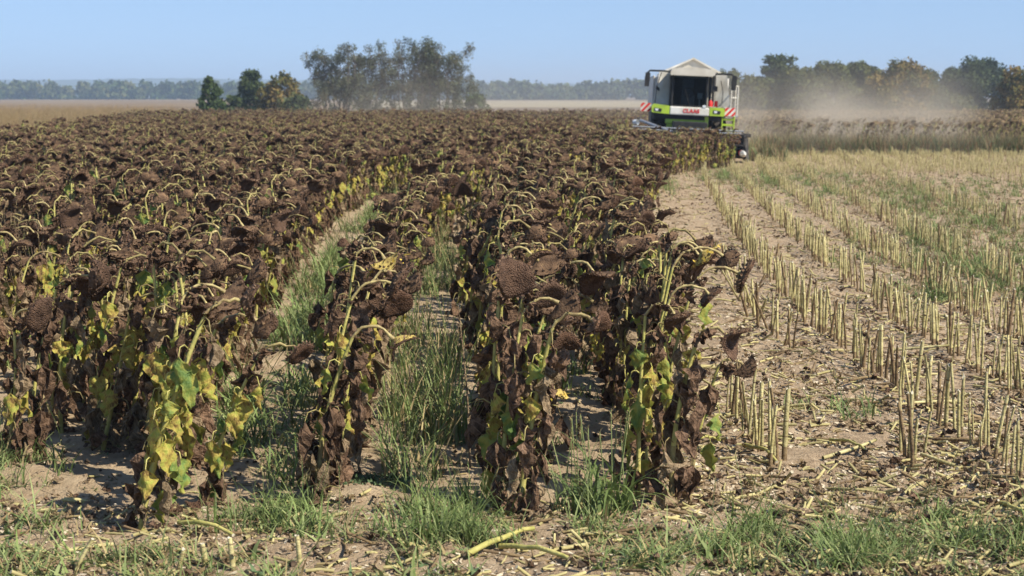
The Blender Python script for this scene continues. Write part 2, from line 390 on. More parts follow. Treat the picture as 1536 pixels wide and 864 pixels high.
def tree(name, X, Y, h, wd, mats, style, label, cat='tree', n=5200, size=.2, group=None):
    root = empty(name, (X, Y, 0)); tag(root, label, cat, group)
    tb = MB(); cb = MB(); C = []; Rd = []
    if style == 'round':
        tp, tr = limb((0, 0, -.1), (0, 0, 1), h * .55, h * .03, wob=.05); tb.tube(tp, tr, M_bark, 8)
        for k in range(9):
            s = tp[2 + k % 4]; a = k * 2.4; pth, rr = limb(s, (math.cos(a), math.sin(a), .9), h * .35, h * .012); tb.tube(pth, rr, M_bark, 5)
        for k in range(70):
            a = rng.uniform(0, 6.28); zz = rng.uniform(.08, .99); env = max(0., 1 - abs(zz - .45) / .6) ** .42
            rr = wd * .5 * env * rng.uniform(.3, 1.0)
            C.append((math.cos(a) * rr, math.sin(a) * rr, zz * h * .93)); Rd.append(wd * rng.uniform(.06, .17))
        leaf_cloud(cb, C, Rd, n, size, mats, .9, .25)
    elif style == 'bush':
        for k in range(5):
            a = k * 1.3; pth, rr = limb((0, 0, -.1), (math.cos(a) * .5, math.sin(a) * .5, 1), h * .7, h * .02); tb.tube(pth, rr, M_bark, 5)
        for k in range(48):
            a = rng.uniform(0, 6.28); zz = rng.uniform(.08, .88); rr = wd * .5 * math.sqrt(max(0.05, 1 - zz ** 2.2)) * rng.uniform(.2, .85)
            C.append((math.cos(a) * rr, math.sin(a) * rr, zz * h * .92)); Rd.append(wd * rng.uniform(.06, .14))
        leaf_cloud(cb, C, Rd, n, size, mats, .9, .25)
    elif style == 'willow':       # many stems rising from the ground, tufts thick above, thin below
        ns = max(6, int(wd * 2.4))
        for k in range(ns):
            bx = rng.uniform(-.3, .3) * wd; lean = rng.uniform(-.2, .2) + bx / wd * .9
            pth, rr = limb((bx * .8, rng.uniform(-.6, .6), -.1), (lean * .75, rng.uniform(-.2, .2), 1), h * rng.uniform(.72, .98), .09, 8, .07, .1)
            tb.tube(pth, rr, M_bark, 5)
            for j in range(3, 9):
                for q in range(2):
                    p2, r2 = limb(pth[j], (rng.normal() * .7, rng.normal() * .5, .8), h * .16, .03, 4, .15)
                    tb.tube(p2, r2, M_bark, 4)
                    z = p2[-1][2] / h
                    if rng.random() < .25 + .75 * z: C.append(p2[-1]); Rd.append(rng.uniform(.4, .75))
            for j in range(1, 6):
                (C.append(pth[j] + rng.normal(size=3) * .3), Rd.append(rng.uniform(.3, .6))) if rng.random() < .5 else None
        for k in range(int(wd * 9)):
            C.append((rng.uniform(-.5, .5) * wd, rng.uniform(-1, 1), rng.uniform(.02, 1) ** 1.3 * .62 * h)); Rd.append(rng.uniform(.4, .8))
        leaf_cloud(cb, C, Rd, n, size, mats, 1.0, .1)
    tb.build('trunk', root); cb.build('crown', root)
    return root

def wx(px, D): return (px - 768) / FPX * (D * math.cos(PITCH) + (CAMZ * math.sin(PITCH) if D < 40 else 0))
def zat(py, D): return CAMZ - D * math.tan(PITCH + math.atan((py - 432) / FPX))
def dat(py): return CAMZ / math.tan(PITCH + math.atan((py - 432) / FPX))

D0 = 172
tree('shrub_tree', wx(316, 150), 150, zat(113, 150), 2.1, F_mid, 'round', 'small bright green tree standing alone nearest the hazy hills, tallest at its tip', 'tree', 4200, .15)
tree('shrub', wx(326, 148), 148, zat(146, 148) - .1, 2.3, F_mid, 'bush', 'low light green shrub at the foot of the small lone tree', 'shrub', 2600, .14)
tree('shrub', wx(350, 175), 175, zat(138, 175), 2.2, F_dark, 'bush', 'low dark shrub between the lone green tree and the dark round tree', 'shrub', 2200, .16)
tree('dark_tree', wx(378, 180), 180, zat(104, 180), 3.3, F_dark, 'round', 'dark green round tree just behind the rusty olive tree', 'tree', 5200, .17)
tree('olive_tree', wx(424, 168), 168, zat(102, 168), 5.4, F_olive, 'bush', 'rusty olive broad tree between the dark tree and the grey willows', 'tree', 6500, .17)
tree('shrub', wx(447, 160), 160, zat(140, 160), 3.4, F_dark, 'bush', 'low dark green shrub under the rusty olive tree beside the willows', 'shrub', 2600, .16)
for px, top, wpx, lab in ((505, 68, 84, 'first grey willow clump beside the olive tree, with a wispy open flank'),
                          (556, 82, 46, 'narrow lower grey willow between the two larger willow clumps'),
                          (612, 64, 84, 'grey willow with thin bare stems, next to the tallest clump'),
                          (668, 66, 92, 'tallest grey willow clump, at the dusty end of the group')):
    tree('willow', wx(px, D0), D0, zat(top + 7, D0), wpx * .94 / FPX * D0, F_will, 'willow', lab, 'tree', int(175 * wpx), .09, 'grey willows beyond the sunflowers')
tree('shrub', wx(712, 168), 168, zat(137, 168), 3.6, F_mid, 'bush', 'low green shrub at the dusty foot of the tallest willow', 'shrub', 2200, .15)
# belt at the right
for px, py, D, wpx, ms, lab in (
        (1092, 104, 232, 60, F_belt, 'grey olive tree showing just behind the harvester'),
        (1130, 116, 222, 64, F_belt, 'low olive tree beside the harvester railing, veiled by dust'),
        (1168, 80, 240, 66, F_dark, 'tall dark tree with a square top rising out of the dusty belt'),
        (1200, 102, 220, 70, F_belt, 'olive tree just past the tall square topped tree'),
        (1243, 95, 225, 74, F_belt, 'broad olive tree in the middle of the dusty belt'),
        (1283, 94, 232, 60, F_belt, 'grey topped olive tree behind the dust, before the dark notch'),
        (1308, 98, 240, 44, F_dark, 'narrow dark tree behind the big rust tinged round tree'),
        (1352, 93, 192, 92, F_olive, 'big rust tinged round tree standing forward of the belt'),
        (1392, 102, 250, 46, F_dark, 'dark tree just beyond the big rust tinged round tree'),
        (1432, 104, 270, 66, F_dark, 'low dark tree in the open stretch of the belt'),
        (1474, 87, 270, 92, F_dark, 'spreading dark tree with sky showing through its crown'),
        (1532, 103, 178, 76, F_olive, 'olive tree with a dark shaded foot at the very end of the belt')):
    nn = int(150 * wpx)
    tree('belt_tree', wx(px, D), D, zat(py, D), wpx / FPX * D * 1.12, ms, 'round', lab, 'tree', nn, .19 * D / 220, 'trees in the belt behind the dust')
for px, py, D, wpx, lab in ((1215, 138, 205, 90, 'low bushes at the foot of the dusty olive trees'), (1290, 135, 204, 80, 'low bushes between the olive trees and the big round tree'),
                            (1420, 140, 255, 110, 'low dark bushes beneath the open stretch of the belt')):
    tree('bush', wx(px, D), D, zat(py, D), wpx / FPX * D, F_belt, 'bush', lab, 'bush', 4200, .2)

# far-off woods
def wood(name, y, x0, x1, h, n, mats, label, size=2.2):
    mb = MB(); C = []; Rd = []
    xs = np.arange(x0, x1, 3.6)
    for x in xs:
        hh = h * (1 + .35 * vnoise(x, 0, 60, 9) + .3 * vnoise(x, 0, 18, 4) + .5 * math.exp(-((x + 22) / 14) ** 2))
        for z in np.arange(.5, hh, 2.6):
            C.append((x + rng.normal() * 3, y + rng.normal() * 14, z)); Rd.append(rng.uniform(2.2, 4.2))
    leaf_cloud(mb, C, Rd, n, size, mats, .9, .3)
    tag(mb.build(name), label, None, None, 'stuff')
wood('far_woods', 1150, -420, -55, 9.6, 36000, F_belt + F_mid, 'long hazy line of woods before the hills', 1.5)
wood('far_woods', 1050, -60, 150, 7.2, 20000, F_dark + F_belt, 'far hazy woods between the willows and the harvester', 1.4)

# ------------------------------------------------------------------ sunflowers
def rv(a, b): return float(rng.uniform(a, b))
def leaf_mesh(mb, base, az, kind, L, Wd, pet=.12, droop=1.0, m=None):
    """petiole arching out of the stem, then a blade that hangs from it"""
    h = np.array([math.cos(az), math.sin(az), 0.]); side = np.array([-h[1], h[0], 0.])
    p0 = np.array(base, float)
    a = np.array([0, .35, .7, 1.0]); out = pet * np.array([0, .5, .85, 1.0]); up = pet * np.array([0, .32, .25, -.15]) * (1.2 if kind != 'dead' else .9)
    path = p0 + out[:, None] * h + up[:, None] * np.array([0, 0, 1.])
    mb.tube(path, [.0045, .004, .0035, .003], M_stemlow if kind == 'dead' else M_stem, 4)
    nm, nc = (8, 7) if kind == 'dead' else (9, 8)
    t = np.linspace(0, 1, nm); u = np.linspace(-1, 1, nc)
    # midrib curve: starts along the petiole, turns down
    ang0 = rv(-.5, .1) if kind == 'dead' else rv(-1.25, -.5); ang1 = -math.pi / 2 * droop - rv(-.15, .25)
    ang = ang0 + (ang1 - ang0) * np.minimum(1, t * (3.0 if kind == 'dead' else 2.2)) ** .8
    st = L / (nm - 1)
    mid = np.zeros((nm, 3)); mid[0] = path[-1]
    for i in range(1, nm): mid[i] = mid[i - 1] + st * (math.cos(ang[i]) * h + math.sin(ang[i]) * np.array([0, 0, 1.]))
    tang = np.cos(ang)[:, None] * h + np.sin(ang)[:, None] * np.array([0, 0, 1.])
    nrm = np.cross(side, tang)
    prof = np.sin(np.pi * np.clip(t, 0, 1) ** .62) ** .75 * (1 - .25 * t) + .03
    prof = prof * (1 + rng.normal(size=nm) * (.10 if kind == 'dead' else .06))
    if kind == 'dead':
        tw = rv(-1.4, 1.4)
        f = rv(1.0, 2.1); fq = rv(3.5, 6.5); ph = rv(0, 6.28); amp = rv(.012, .03)
        U = u[None, :] * prof[:, None] * Wd
        fa = f * (.5 + .5 * np.sin(t * rv(2, 5) + ph))[:, None]
        X = U * np.cos(fa); Z = np.abs(U) * np.sin(fa) + amp * np.sin(u[None, :] * fq + ph + t[:, None] * 4) * prof[:, None] * 1.3
        Z += rng.normal(size=Z.shape) * .006; X += rng.normal(size=X.shape) * .005
        cr, sr = np.cos(tw * t)[:, None], np.sin(tw * t)[:, None]
        X, Z = X * cr - Z * sr, X * sr + Z * cr
        mid = mid + np.cumsum(rng.normal(size=(nm, 3)) * .006, 0)
    else:
        fa = rv(-.1, .95); ph = rv(0, 6.28)
        U = u[None, :] * prof[:, None] * Wd
        X = U * math.cos(fa); Z = np.abs(U) * math.sin(fa) + .014 * np.sin(u[None, :] * 4 + ph) * np.sin(t[:, None] * 9 + ph)
        Z += rng.normal(size=Z.shape) * .003 + (u[None, :] ** 2) * .02 * np.sin(t[:, None] * 14 + ph)
        tw = rv(-.5, .5); cr, sr = np.cos(tw * t)[:, None], np.sin(tw * t)[:, None]
        X, Z = X * cr - Z * sr, X * sr + Z * cr
    P_ = mid[:, None, :] + X[..., None] * side + Z[..., None] * nrm[:, None, :]
    P_[..., 2] = np.maximum(P_[..., 2], .015 + .02 * rng.random(P_[..., 2].shape))
    mb.grid(P_, m or {'dead': M_dead, 'yellow': M_yel, 'green': M_grn}[kind], True, kind != 'dead')

def head_mesh(hb, bb, c, n, Rr, back, seed, bract, petals=False):
    """c: centre of the back; n: facing direction"""
    n = np.array(n, float); n /= np.linalg.norm(n)
    u = np.cross(n, (0, 0, 1.)); u /= np.linalg.norm(u) + 1e-9; v = np.cross(n, u)
    S = 26; a = np.linspace(0, 2 * np.pi, S, endpoint=False)
    ell = rv(.74, 1.05); sad = rv(-.45, .45); cup = rv(-.25, .4); wob = 1 + .05 * np.sin(a * 2 + rv(0, 6)) + .04 * np.sin(a * 5 + rv(0, 6)) + rng.normal(size=S) * .018
    def ring(r, z):
        x = np.cos(a) * r * wob; y = np.sin(a) * r * wob * ell
        zz = z + sad * (x * x - y * y) / Rr + cup * (x * x + y * y) / Rr
        return c + x[:, None] * u + y[:, None] * v + zz[:, None] * n
    th = Rr * rv(.22, .34)
    front = np.array([ring(r * Rr, th + dz * Rr) for r, dz in ((1.0, -.10), (.97, .03), (.85, .07), (.6, .04), (.35, -.01), (.12, -.03), (.01, -.03))])
    front += rng.normal(size=front.shape) * .0016
    hb.grid(front, seed, True, True, closed=True)
    bk = np.array([ring(r * Rr, z * Rr) for r, z in ((.06, -.06), (.3, .0), (.65, .06), (.92, .12), (1.0, th / Rr - .10))])
    bk += rng.normal(size=bk.shape) * .002
    hb.grid(bk, back, True, True, closed=True)
    # bracts: pointed curled scales round the rim, in three rows
    for row, (r0, z0, ln, k) in enumerate(((1.0, th / Rr - .04, .30, 26), (.97, .13, .36, 24), (.82, .05, .34, 18))):
        for i in range(k):
            if rng.random() < .16: continue
            an = 2 * np.pi * (i + rv(-.3, .3)) / k; wdt = 2 * np.pi * Rr * r0 / k * rv(.55, .8); le = Rr * ln * rv(.45, 1.0) * (1, .8, .6)[row]
            rad = math.cos(an) * u + math.sin(an) * v * ell; tg = -math.sin(an) * u + math.cos(an) * v
            x, y = math.cos(an) * r0 * Rr, math.sin(an) * r0 * Rr * ell
            p = c + x * u + y * v + (z0 * Rr + sad * (x * x - y * y) / Rr + cup * (x * x + y * y) / Rr) * n
            curl = rv(-1.6, 1.4); b0 = rv(-.6, .9) - row * .5
            pts = []; d = b0
            for s, wf in ((0, 1), (.4, .9), (.75, .5), (1, .05)):
                pts.append((p.copy(), wf)); p = p + le * .33 * (math.cos(d) * rad + math.sin(d) * n) + tg * rv(-.1, .1) * le; d += curl * .5
            G = np.array([[q - tg * wdt * .5 * wf, q + n * wdt * .15 * wf, q + tg * wdt * .5 * wf] for q, wf in pts])
            bb.grid(G, bract if rng.random() < .8 else M_bract2, True, False)
    if petals:
        for i in range(22):
            an = rv(0, 6.28); rad = math.cos(an) * u + math.sin(an) * v; tg = -math.sin(an) * u + math.cos(an) * v
            p = c + rad * Rr * 1.0 + n * th * .9; pts = []; d = rv(-.2, .8)
            for wf in (.5, 1, .8, .1):
                pts.append(np.array([p - tg * .009 * wf, p + tg * .009 * wf])); p = p + Rr * .16 * (math.cos(d) * rad + math.sin(d) * n); d += rv(-.8, .8)
            bb.grid(np.array(pts), M_petal, True, False)

def make_plant(h=1.2, lean=.15, az=0., face=-50, Rr=.11, nleaf=16, live=.2, green=.4, yback=.2, petals=False, bare=False, thick=.014, arch=.10, pale=.15, livelow=.25, neck=None):
    """parts of one withered sunflower, base at the origin; the head hangs towards azimuth az"""
    stem = MB(); fo = MB(); hd = MB(); br = MB(); live_leaves = []
    hv = np.array([math.cos(az), math.sin(az), 0.])
    t = np.linspace(0, 1, 9)
    sw = rng.normal(size=3) * .03; sw[2] = 0
    path = np.stack([0 * t, 0 * t, t * h], -1) + (t ** 1.7)[:, None] * hv * lean + np.sin(t * 3.1)[:, None] * sw
    rad = thick * (1.05 - .45 * t)
    stem.tube(path[:4], rad[:4], M_stemlow if rng.random() < .45 else M_stem, 7); stem.tube(path[3:], rad[3:], M_stem, 7)
    # neck: rises a little, bends over and hangs
    end = math.radians(face)                    # direction of the head's face (negative: downwards)
    d0 = math.atan2(1.0, lean * 1.7 / h + .05); k = 8; ang = np.linspace(d0, end, k)
    p = path[-1].copy(); pts = [p.copy()]; st = arch * math.pi / 2 / k * (1.6 if abs(face) < 40 else 1.25)
    for q in ang[1:]:
        p = p + st * 1.35 * (math.cos(q) * hv + math.sin(q) * np.array([0, 0, 1.])); pts.append(p.copy())
    pts = np.array(pts); rn = np.linspace(rad[-1], rad[-1] * 1.05, k); rn *= .85 * (1 + rng.normal(size=k) * .10); rn[-1] *= 1.6; pts[1:-1] += rng.normal(size=(k - 2, 3)) * .004
    stem.tube(pts, rn, neck or (M_neck if rng.random() < .42 else M_stemlow), 7)
    n = math.cos(end) * hv + math.sin(end) * np.array([0, 0, 1.]) + rng.normal(size=3) * .12
    yb = rng.random() < yback
    head_mesh(hd, br, pts[-1] + n * .005, n, Rr, M_backy if yb else M_back, M_seed if rng.random() < .65 else M_seed2, M_bract if rng.random() < .85 else M_bract2, petals)
    if not bare:
        for i in range(nleaf):
            f = (i + .5) / nleaf; f = f * .93 + .04; z = f * h
            b = np.array([np.interp(f, t, path[:, j]) for j in range(3)])
            a_ = az + 2.4 * i + rv(-.5, .5)
            pl = live * (1.4 if .35 < f < .85 else livelow)
            if rng.random() < pl:
                kd = 'green' if rng.random() < green else 'yellow'
                one = MB(); leaf_mesh(one, b, a_, kd, rv(.12, .22) * (1.15 - .3 * f), rv(.05, .09), rv(.04, .10), rv(.92, 1.04)); live_leaves.append(one)
            else:
                mm = M_dead2 if rng.random() < pale else M_dead
                leaf_mesh(fo, b, a_, 'dead', rv(.16, .29) * (1.1 - .3 * f), rv(.055, .10), rv(.03, .09) if rng.random() < .6 else rv(.08, .17), rv(.95, 1.1), mm)
        for i in range(3):       # small dead leaves round the neck
            j = int(rng.integers(0, 4)); leaf_mesh(fo, pts[j], az + rv(-2.5, 2.5), 'dead', rv(.05, .11), rv(.025, .05), rv(.02, .04), 1.0, M_dead)
    return dict(stem=stem, foliage=fo, head=hd, bracts=br, live=live_leaves, h=h)

def joined(pl, name):
    b = MB()
    for k in ('stem', 'foliage', 'head', 'bracts'):
        if pl[k].n: b.merge(pl[k])
    for l in pl['live']: b.merge(l)
    return b.mesh(name)

ORD1 = ['', 'first', 'second', 'third', 'fourth', 'fifth', 'sixth', 'seventh', 'eighth', 'ninth', 'tenth', 'eleventh', 'twelfth', 'thirteenth', 'fourteenth',
        'fifteenth', 'sixteenth', 'seventeenth', 'eighteenth', 'nineteenth']
TENS = {2: 'twent', 3: 'thirt', 4: 'fort', 5: 'fift', 6: 'sixt', 7: 'sevent', 8: 'eight', 9: 'ninet'}
def ordinal(n):
    if n < 20: return ORD1[n]
    if n >= 100: return 'hundred-and-' + ordinal(n - 100) if n > 100 else 'hundredth'
    return TENS[n // 10] + ('ieth' if n % 10 == 0 else 'y-' + ORD1[n % 10])

rng = np.random.default_rng(102)
VAR = []
for i in range(14):
    VAR.append(make_plant(h=rv(.92, 1.22), lean=rv(.06, .26), az=0, face=rv(-84, -30), Rr=rv(.085, .135), nleaf=int(rng.integers(13, 19)), live=(.18, .32, .46)[i % 3], pale=(.3, .5)[i % 2],
                          green=.28, yback=0, petals=False, arch=rv(.03, .12)))
VARM = []
for i, v in enumerate(VAR):
    parts = {}
    for k, nm in (('stem', 'stem'), ('foliage', 'foliage'), ('head', 'flower_head'), ('bracts', 'bracts')):
        parts[k] = v[k].mesh(nm)
    parts['live'] = [l.mesh('leaf') for l in v['live']]
    VARM.append(parts)
JM = [joined(v, 'sunflower_mesh') for v in VAR]

def place(parts, x, y, rz, s, label, group='withered sunflowers standing in rows', tilt=0.0, cat='sunflower', sep=True):
    r = empty('sunflower', (x, y, gzf(x, y) - .01), rz); r.scale = (s, s, s); r.rotation_euler = (tilt * .3, tilt, rz)
    tag(r, label, cat, group)
    link('stem', parts['stem'], r)
    if parts.get('foliage'): link('foliage', parts['foliage'], r)
    hd = link('flower_head', parts['head'], r); link('bracts', parts['bracts'], hd)
    for l in parts['live']: link('leaf', l, r)
    return r
def meshes_of(v):
    return dict(stem=v['stem'].mesh('stem'), foliage=v['foliage'].mesh('foliage') if v['foliage'].n else None, head=v['head'].mesh('flower_head'),
                bracts=v['bracts'].mesh('bracts'), live=[l.mesh('leaf') for l in v['live']])

ROWS = [.83, 0.0, -1.12, -2.05, -3.1] + [-3.1 - .95 * k for k in range(1, 40)]
START = [9.75, 9.55, 9.75, 9.15, 10.2, 10.9, 11.0] + [11.0] * 60
ROWNAME = ['row bordering the stubble', 'second row from the stubble', 'third row from the stubble', 'fourth row from the stubble', 'fifth row from the stubble',
           'sixth row from the stubble', 'seventh row from the stubble', 'eighth row from the stubble']

rng = np.random.default_rng(103)
# --- front plants built one by one after the photograph
HEROES = [
 # row, D, dx, dict, scale, label
 (3, 8.87, .00, dict(h=1.16, lean=.36, az=.25, face=-12, Rr=0.110, nleaf=24, live=.62, green=.45, yback=0, livelow=.7, pale=.4, thick=.019, arch=.07), 'front sunflower of the fourth row, leaning, wrapped in yellow and green leaves'),
 (3, 9.12, .10, dict(h=1.05, lean=.30, az=.1, face=-35, Rr=0.106, nleaf=18, live=.5, green=.5, yback=0, livelow=.6, arch=.08), 'leafy sunflower close behind the front one of the fourth row'),
 (3, 9.47, .28, dict(h=.88, lean=.34, az=-.2, face=-30, Rr=0.097, nleaf=16, live=.6, green=.3, yback=.0, arch=.08), 'short sunflower in the fourth row with yellow leaves under its drooping head'),
 (2, 9.47, .00, dict(h=.94, lean=.20, az=0., face=-55, Rr=0.101, nleaf=24, live=.22, green=.5, yback=1, pale=.3, thick=.017, arch=.12), 'front sunflower of the third row with a tan topped drooping head'),
 (2, 9.72, .03, dict(h=1.14, lean=.16, az=.1, face=-20, Rr=0.119, nleaf=18, live=.15, yback=0, arch=.09), 'tall sunflower behind the front one of the third row, broad dark head held flat'),
 (2, 10.02, .10, dict(h=1.20, lean=.2, az=.4, face=-28, Rr=0.114, nleaf=16, live=.2, yback=0, arch=.07), 'third sunflower back in the third row, dark head propped on its neighbour'),
 (2, 10.37, .05, dict(h=1.30, lean=.14, az=-.1, face=-62, Rr=0.114, nleaf=15, live=.2, yback=1, petals=True, arch=.1), 'sunflower in the third row whose head top is bright yellow'),
 (1, 9.27, .02, dict(h=1.06, lean=.18, az=-.25, face=-35, Rr=0.110, nleaf=24, live=.18, green=.3, yback=0, pale=.3, thick=.018, arch=.09), 'front sunflower of the second row, big rust tinged head over thick yellow stem'),
 (1, 9.44, -.08, dict(h=1.12, lean=.12, az=.1, face=-30, Rr=0.114, nleaf=20, live=.25, yback=0, arch=.08), 'second sunflower from the front of the second row'),
 (1, 9.62, -.10, dict(h=1.20, lean=.02, az=-1.1, face=4, Rr=0.114, nleaf=16, live=.12, yback=0, arch=.06), 'sunflower in the second row whose round dark disc faces squarely forward'),
 (1, 9.87, -.12, dict(h=1.33, lean=.06, az=-.1, face=-50, Rr=0.097, nleaf=14, live=.2, yback=1, arch=.09), 'sunflower in the second row with yellow backed head above the round disc'),
 (0, 9.47, .05, dict(h=.98, lean=.14, az=-.4, face=-40, Rr=0.092, nleaf=20, live=.12, yback=0, thick=.017, arch=.09, pale=.4), 'front sunflower of the row bordering the stubble, dark curled head'),
 (0, 9.62, .16, dict(h=.80, lean=.16, az=0., face=-40, Rr=0.088, nleaf=8, live=.5, green=.9, yback=0, arch=.07), 'short sunflower beside the stubble with one green leaf at its neck'),
 (0, 9.72, -.12, dict(h=1.08, lean=.03, az=-.3, face=-60, Rr=0.097, nleaf=18, live=.6, green=.25, yback=0, arch=.1), 'sunflower with large yellow leaves hanging midway, in the row bordering the stubble'),
 (0, 9.92, -.05, dict(h=1.16, lean=.12, az=0., face=-45, Rr=0.092, nleaf=14, live=.35, green=.5, yback=0, arch=.12), 'sunflower with long pale arched neck above the yellow leaves'),
 (0, 10.17, .02, dict(h=1.20, lean=.22, az=.1, face=-30, Rr=0.101, nleaf=14, live=.2, yback=0, arch=.11), 'sunflower reaching over the stubble with a flat oval dark head'),
 (0, 10.42, -.02, dict(h=1.28, lean=.16, az=.2, face=-35, Rr=0.097, nleaf=13, live=.3, yback=0, arch=.13), 'tall pale necked sunflower behind the yellow leaved one'),
 (0, 10.72, .0, dict(h=1.32, lean=.16, az=-.1, face=-55, Rr=0.097, nleaf=14, live=.2, yback=1, petals=True, arch=.1), 'sunflower with yellow petals left on its head, beside the stubble'),
 (4, 10.42, .0, dict(h=.92, lean=.10, az=-.5, face=-25, Rr=0.114, nleaf=20, live=.25, yback=0, arch=.08), 'front sunflower of the fifth row, head hanging low and ragged'),
 (4, 10.67, .1, dict(h=1.12, lean=.2, az=.1, face=-15, Rr=0.132, nleaf=18, live=.3, green=.6, yback=0, arch=.08), 'sunflower of the fifth row with very broad head over a single yellow leaf'),
]
hero_used = {}
for r_, D_, dx, kw, lab in HEROES:
    x = float(rowX(ROWS[r_], D_)) + dx
    v = make_plant(neck=M_neck, **kw)
    place(meshes_of(v), x, D_, 0, 1, lab, 'front sunflowers of the uncut rows')
    hero_used.setdefault(r_, []).append(D_)
# two slim stalks with little round heads in the open strip
for px, D_, hh in ((516, 15.5, .92), (565, 20.0, 1.05)):
    x = wx(px, D_); v = make_plant(h=hh, lean=.01, az=-1.2, face=55, Rr=.055, nleaf=3, live=0, thick=.008, arch=.03, yback=0)
    place(meshes_of(v), x, D_, 0, 1, 'thin upright sunflower with small round head, ' + ('nearer' if D_ < 16 else 'farther') + ' one in the grassy strip', 'thin sunflowers in the grassy strip')

rng = np.random.default_rng(104)
# --- all the other plants
plants = []
for ri, c in enumerate(ROWS):
    D_ = START[ri] if ri not in hero_used else max(hero_used[ri]) + .15
    while D_ < 62:
        D_ += rv(.13, .24)
        x = float(rowX(c, D_)) + rng.normal() * float(np.interp(D_, [10, 13, 19], [.05, .10, .27])) + (rv(-.05, .6) if ri == 4 and D_ > 10.9 else 0) + (rv(-.3, .05) if ri == 3 and D_ > 10.6 else 0)
        if x > edgeX(D_) or abs(x) > .3 * D_ + 1.2: continue
        
        plants.append((x, D_, ri))
    # where the rows fan apart beyond the front a further row stands between
for c in np.arange(-12, 4.6, .75):
    D_ = 19. if c < -2 else 23.
    while D_ < 62:
        D_ += rv(.3, .5); x = float(rowX(c, D_)) + rng.normal() * .12
        
        if x < edgeX(D_) and abs(x) < .3 * D_ + 1.2 : plants.append((x, D_, 99))
plants.sort(key=lambda p: p[1])
count = {}; near = []; rest = []
def clearing(x, D_):
    # the grassy strip between the third and fourth rows stays open
    return (abs((x - float(rowX(-1.57, D_)))) < np.interp(D_, [10, 20, 37], [.36, .55, .8]) and D_ < 37) or (abs(x - float(rowX(-.55, D_))) < .30 and D_ < 25)
N_IND = 300 - len(HEROES) - 2
for p in plants:
    if clearing(p[0], p[1]): continue
    vis = abs(p[0]) < .3 * p[1] + .15
    if vis and len(near) < N_IND and p[2] < 8: near.append(p)
    else: rest.append(p)
for x, D_, ri in near:
    count[ri] = count.get(ri, len(hero_used.get(ri, []))) + 1
    k = count[ri]; vi = int(rng.integers(0, len(VARM))); az = rng.normal() * .65 - .1
    v = VARM[vi]
    nm = ROWNAME[ri]
    look = 'withered sunflower with yellow leaves' if len(v['live']) > 3 else ('brown withered sunflower' if len(v['live']) > 1 else 'dark dead-leaved sunflower')
    o = place(v, x, D_, az, rv(.92, 1.13), look + ', ' + ordinal(k) + ' from the front in the ' + nm, tilt=rng.normal() * .05)

# far plants, instanced
for c in np.arange(-36, 26, .95):
    D_ = 62.
    while D_ < 138:
        D_ += rv(.35, .65); x = float(rowX(c, D_)) + rng.normal() * .2
        if x < -19.5 - (D_ - 66) * .14 or x > .0 * D_ + (4.0 if D_ < 72 else 60): continue
        if 3.6 < x < 10 and 60 < D_ < 76: continue
        if abs(x) > .31 * D_: continue
        if x > 8 and D_ < 76: continue
        rest.append((x, D_, 99))
# the block beyond the harvested ground
far_blk = []
for D_ in np.arange(69, 125, .85):
    for x in np.arange(9.5 + max(0, 76 - D_) * .0, .31 * D_ + 3, .42 if D_ < 85 else .6):
        if D_ < 72.5 and x < 11: continue
        far_blk.append((x + rng.normal() * .15, D_ + rng.normal() * .2))
for D_ in np.arange(51.5, 58, .32):
    for x in np.arange(float(edgeX(D_)) - 4.2, float(edgeX(D_)), .34): rest.append((x + rng.normal() * .1, D_ + rng.normal() * .1, 99))
def scat_plants(name, L_, ms, label, lo=.9, hi=1.14):
    A = np.array([(p[0], p[1]) for p in L_]); n = len(A)
    pts = np.stack([A[:, 0], A[:, 1], gz(A[:, 0], A[:, 1])], -1)
    rot = np.stack([rng.normal(size=n) * .05, rng.normal(size=n) * .06, rng.normal(size=n) * .75 - .15], -1)
    scatter(name, pts, rot, rng.uniform(lo, hi, n) * np.where((A[:, 1] > 46) & (A[:, 1] < 60) & (A[:, 0] > 2.5), .92, 1), rng.integers(0, len(ms), n), ms, label)
scat_plants('sunflower_field', rest, JM, 'mass of withered brown sunflowers filling the uncut field')
rng = np.random.default_rng(105)
# paler plants in the far block
PV = []
_d = (M_dead, M_seed, M_bract, M_back)
for i in range(4):
    M_dead = M_tan; M_bract = M_tan; M_seed = M_dead2; M_back = M_tan
    v = make_plant(h=rv(1.0, 1.2), lean=rv(.06, .2), az=0, face=rv(-70, -30), Rr=.11, nleaf=9, live=.10, green=.2, yback=.08, pale=1.0)
    PV.append(joined(v, 'pale_sunflower_mesh'))
M_dead, M_seed, M_bract, M_back = _d
scat_plants('far_sunflowers', far_blk, PV, 'block of tan withered sunflowers beyond the harvested ground')

rng = np.random.default_rng(106)
